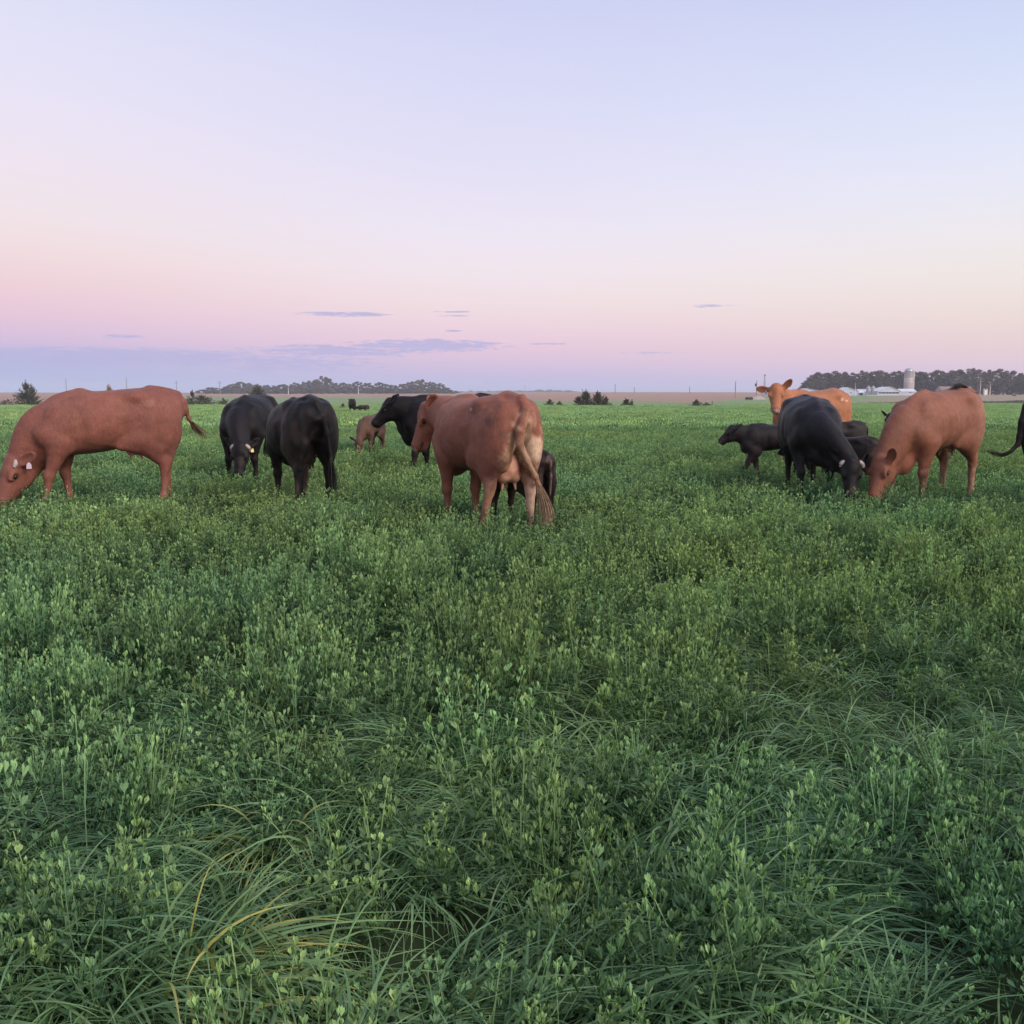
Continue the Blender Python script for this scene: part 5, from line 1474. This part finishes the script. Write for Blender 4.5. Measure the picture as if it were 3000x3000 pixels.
def instancer(name, label, cat, coll, X, Y, IDX, ROT, SCL, TINT):
    n = len(X); Z = ground_z(X, Y)
    me = bpy.data.meshes.new(name); me.vertices.add(n)
    me.vertices.foreach_set('co', np.stack([X, Y, Z], 1).astype(np.float32).ravel())
    def attr(nm, typ, key, v):
        a = me.attributes.new(nm, typ, 'POINT'); a.data.foreach_set(key, np.ascontiguousarray(v).ravel())
    attr('idx', 'INT', 'value', IDX.astype(np.int32)); attr('rot', 'FLOAT_VECTOR', 'vector', ROT.astype(np.float32))
    attr('scl', 'FLOAT_VECTOR', 'vector', SCL.astype(np.float32)); attr('tint', 'FLOAT_VECTOR', 'vector', TINT.astype(np.float32))
    me.update()
    o = bpy.data.objects.new(name, me); COL.objects.link(o); tag(o, label, cat, kind='stuff')
    ng = bpy.data.node_groups.new(name, 'GeometryNodeTree')
    ng.interface.new_socket('Geometry', in_out='INPUT', socket_type='NodeSocketGeometry')
    ng.interface.new_socket('Geometry', in_out='OUTPUT', socket_type='NodeSocketGeometry')
    N = ng.nodes; gi = N.new('NodeGroupInput'); go = N.new('NodeGroupOutput')
    ci = N.new('GeometryNodeCollectionInfo'); ci.inputs['Collection'].default_value = coll
    ci.inputs['Separate Children'].default_value = True; ci.inputs['Reset Children'].default_value = True
    ip = N.new('GeometryNodeInstanceOnPoints'); ip.inputs['Pick Instance'].default_value = True
    def na(nm, typ):
        q = N.new('GeometryNodeInputNamedAttribute'); q.data_type = typ; q.inputs['Name'].default_value = nm
        return [s for s in q.outputs if s.enabled and s.name == 'Attribute'][0]
    ng.links.new(gi.outputs[0], ip.inputs['Points']); ng.links.new(ci.outputs[0], ip.inputs['Instance'])
    ng.links.new(na('idx', 'INT'), ip.inputs['Instance Index'])
    e2r = N.new('FunctionNodeEulerToRotation'); ng.links.new(na('rot', 'FLOAT_VECTOR'), e2r.inputs[0]); ng.links.new(e2r.outputs[0], ip.inputs['Rotation'])
    ng.links.new(na('scl', 'FLOAT_VECTOR'), ip.inputs['Scale']); ng.links.new(ip.outputs[0], go.inputs[0])
    md = o.modifiers.new('spread', 'NODES'); md.node_group = ng
    return o

def grass_field(X, Y):           # where grass takes over from alfalfa
    g = fbm(X, Y, .95, 51, 3) + .35 * fbm(X, Y, .33, 52, 2)
    return g + np.clip((5.3 - Y) / 4.6, -.35, .42)
def hollow(X, Y): return fbm(X, Y, 5.2, 61, 3)
def tint_of(X, Y, r, warm=1.0):
    n = len(X)
    a = fbm(X, Y, .55, 71, 3); b = fbm(X, Y, 2.0, 72, 2)
    y = np.clip(.53 + .34 * a + .2 * b + r.normal(0, .16, n), 0, 1)[:, None]       # 0 bluish, 1 yellowish
    col = np.array([.80, .95, 1.02]) * (1 - y) + np.array([1.20, 1.06, .82]) * y
    v = np.clip(1 + .16 * fbm(X, Y, .8, 73, 3) + .14 * fbm(X, Y, 5.2, 61, 3) + r.normal(0, .10, n), .55, 1.5)[:, None]  # plants in hollows tinted darker: gap shade put into the colour
    return col * v

def make_alfalfa():
    R_ = np.random.default_rng(5); XS, YS, IS, RS, SS, TS = [], [], [], [], [], []
    for (d0, d1, dens, i0, ni, hs, seed) in ((1.0, 9.5, 13, 0, NA, 1.0, 1), (9.2, 34, 8.5, NA, NB_, 1.0, 2), (33, 222, 2.2, NA + NB_, NC, 1.0, 3)):
        X, Y = scatter(d0, d1, dens, seed, even=True)
        keep = np.hypot(X, Y) < pasture_edge(X / Y) - .2
        if d1 < 100:
            g = grass_field(X, Y)
            p = np.clip(1.15 - .6 * np.clip(g - .15, 0, 2), .38, 1)
            keep &= R_.uniform(size=len(X)) < p * (1 - .15 * np.clip((3.9 - Y) / 1.3, 0, 1))
            hl = hollow(X, Y); keep &= ~((hl < -.32) & (R_.uniform(size=len(X)) < .88))
        X, Y = X[keep], Y[keep]; n = len(X)
        h = .96 + .20 * fbm(X, Y, .8, 81, 3) + .34 * np.clip(hollow(X, Y), -1.6, 1.2) + R_.normal(0, .15, n)
        h = np.clip(h, .35, 1.5) * hs * (1 - .16 * np.exp(-((Y - 12.5) / 4.0) ** 2))
        if d0 > 5 and d1 < 100: h *= .92
        if d0 < 5: h *= 1.0 - .06 * np.clip((3.6 - Y) / 1.4, 0, 1)
        w = R_.uniform(.8, 1.3, n) * (.7 + .3 * h) * (.82 if d0 < 5 else 1)
        if d0 < 5: h *= .97
        XS.append(X); YS.append(Y); IS.append(i0 + R_.integers(0, ni, n))
        RS.append(np.stack([R_.normal(0, .09, n), R_.normal(0, .09, n), R_.uniform(0, 6.28, n)], 1)); SS.append(np.stack([w, w, h], 1)); TS.append(tint_of(X, Y, R_) * (1.0 if d0 < 9 else 1.06 if d1 < 100 else 1.10))
    c = np.concatenate
    return instancer('alfalfa', 'dense green alfalfa covering the pasture', 'alfalfa', pc, c(XS), c(YS), c(IS), c(RS), c(SS), c(TS))
def make_grass():
    R_ = np.random.default_rng(6); XS, YS, IS, RS, SS, TS = [], [], [], [], [], []
    for (d0, d1, dens, i0, ni, seed) in ((1.0, 10.0, 48, 0, GA, 11), (9.5, 45, 7, GA, GB, 12)):
        X, Y = scatter(d0, d1, dens, seed)
        g = grass_field(X, Y)
        keep = R_.uniform(size=len(X)) < np.clip(.24 + .7 * (g - .1) + .18 * (hollow(X, Y) < -.25), .16, .92)
        X, Y = X[keep], Y[keep]; n = len(X)
        s = R_.uniform(.65, 1.15, n)
        if d0 < 5: s *= np.clip(1.12 - .03 * Y, .85, 1.12)
        XS.append(X); YS.append(Y); IS.append(i0 + R_.integers(0, ni, n))
        RS.append(np.stack([R_.normal(0, .12, n), R_.normal(0, .12, n), 5.2 + 1.5 * fbm(X, Y, 1.1, 91, 2) + R_.normal(0, .45, n)], 1)); SS.append(np.stack([s, s, s * R_.uniform(.8, 1.15, n)], 1))
        tt = tint_of(X, Y, R_) * np.array([.95, .98, .98])
        dry = R_.uniform(size=n) < .015
        tt[dry] = tt[dry] * np.array([2.2, 1.35, 1.0])
        TS.append(tt)
    c = np.concatenate
    return instancer('grass', 'long arching grass growing in tufts between the alfalfa', 'grass', pg, c(XS), c(YS), c(IS), c(RS), c(SS), c(TS))
make_alfalfa(); make_grass()

# ================================================================== evening air
if True:
    m = MB(); m.box(-2300, 2300, -220, 2750, -75, 26)
    hz = m.build('haze', None); tag(hz, 'thin evening haze over the fields', 'haze', kind='stuff')
    hm = bpy.data.materials.new('haze'); hm.use_nodes = True; hm.node_tree.nodes.clear()
    pv = hm.node_tree.nodes.new('ShaderNodeVolumePrincipled'); ho = hm.node_tree.nodes.new('ShaderNodeOutputMaterial')
    pv.inputs['Color'].default_value = (.88, .90, 1.0, 1); pv.inputs['Density'].default_value = .00027; pv.inputs['Anisotropy'].default_value = 0.0
    hm.node_tree.links.new(pv.outputs[0], ho.inputs['Volume']); hz.data.materials.append(hm)
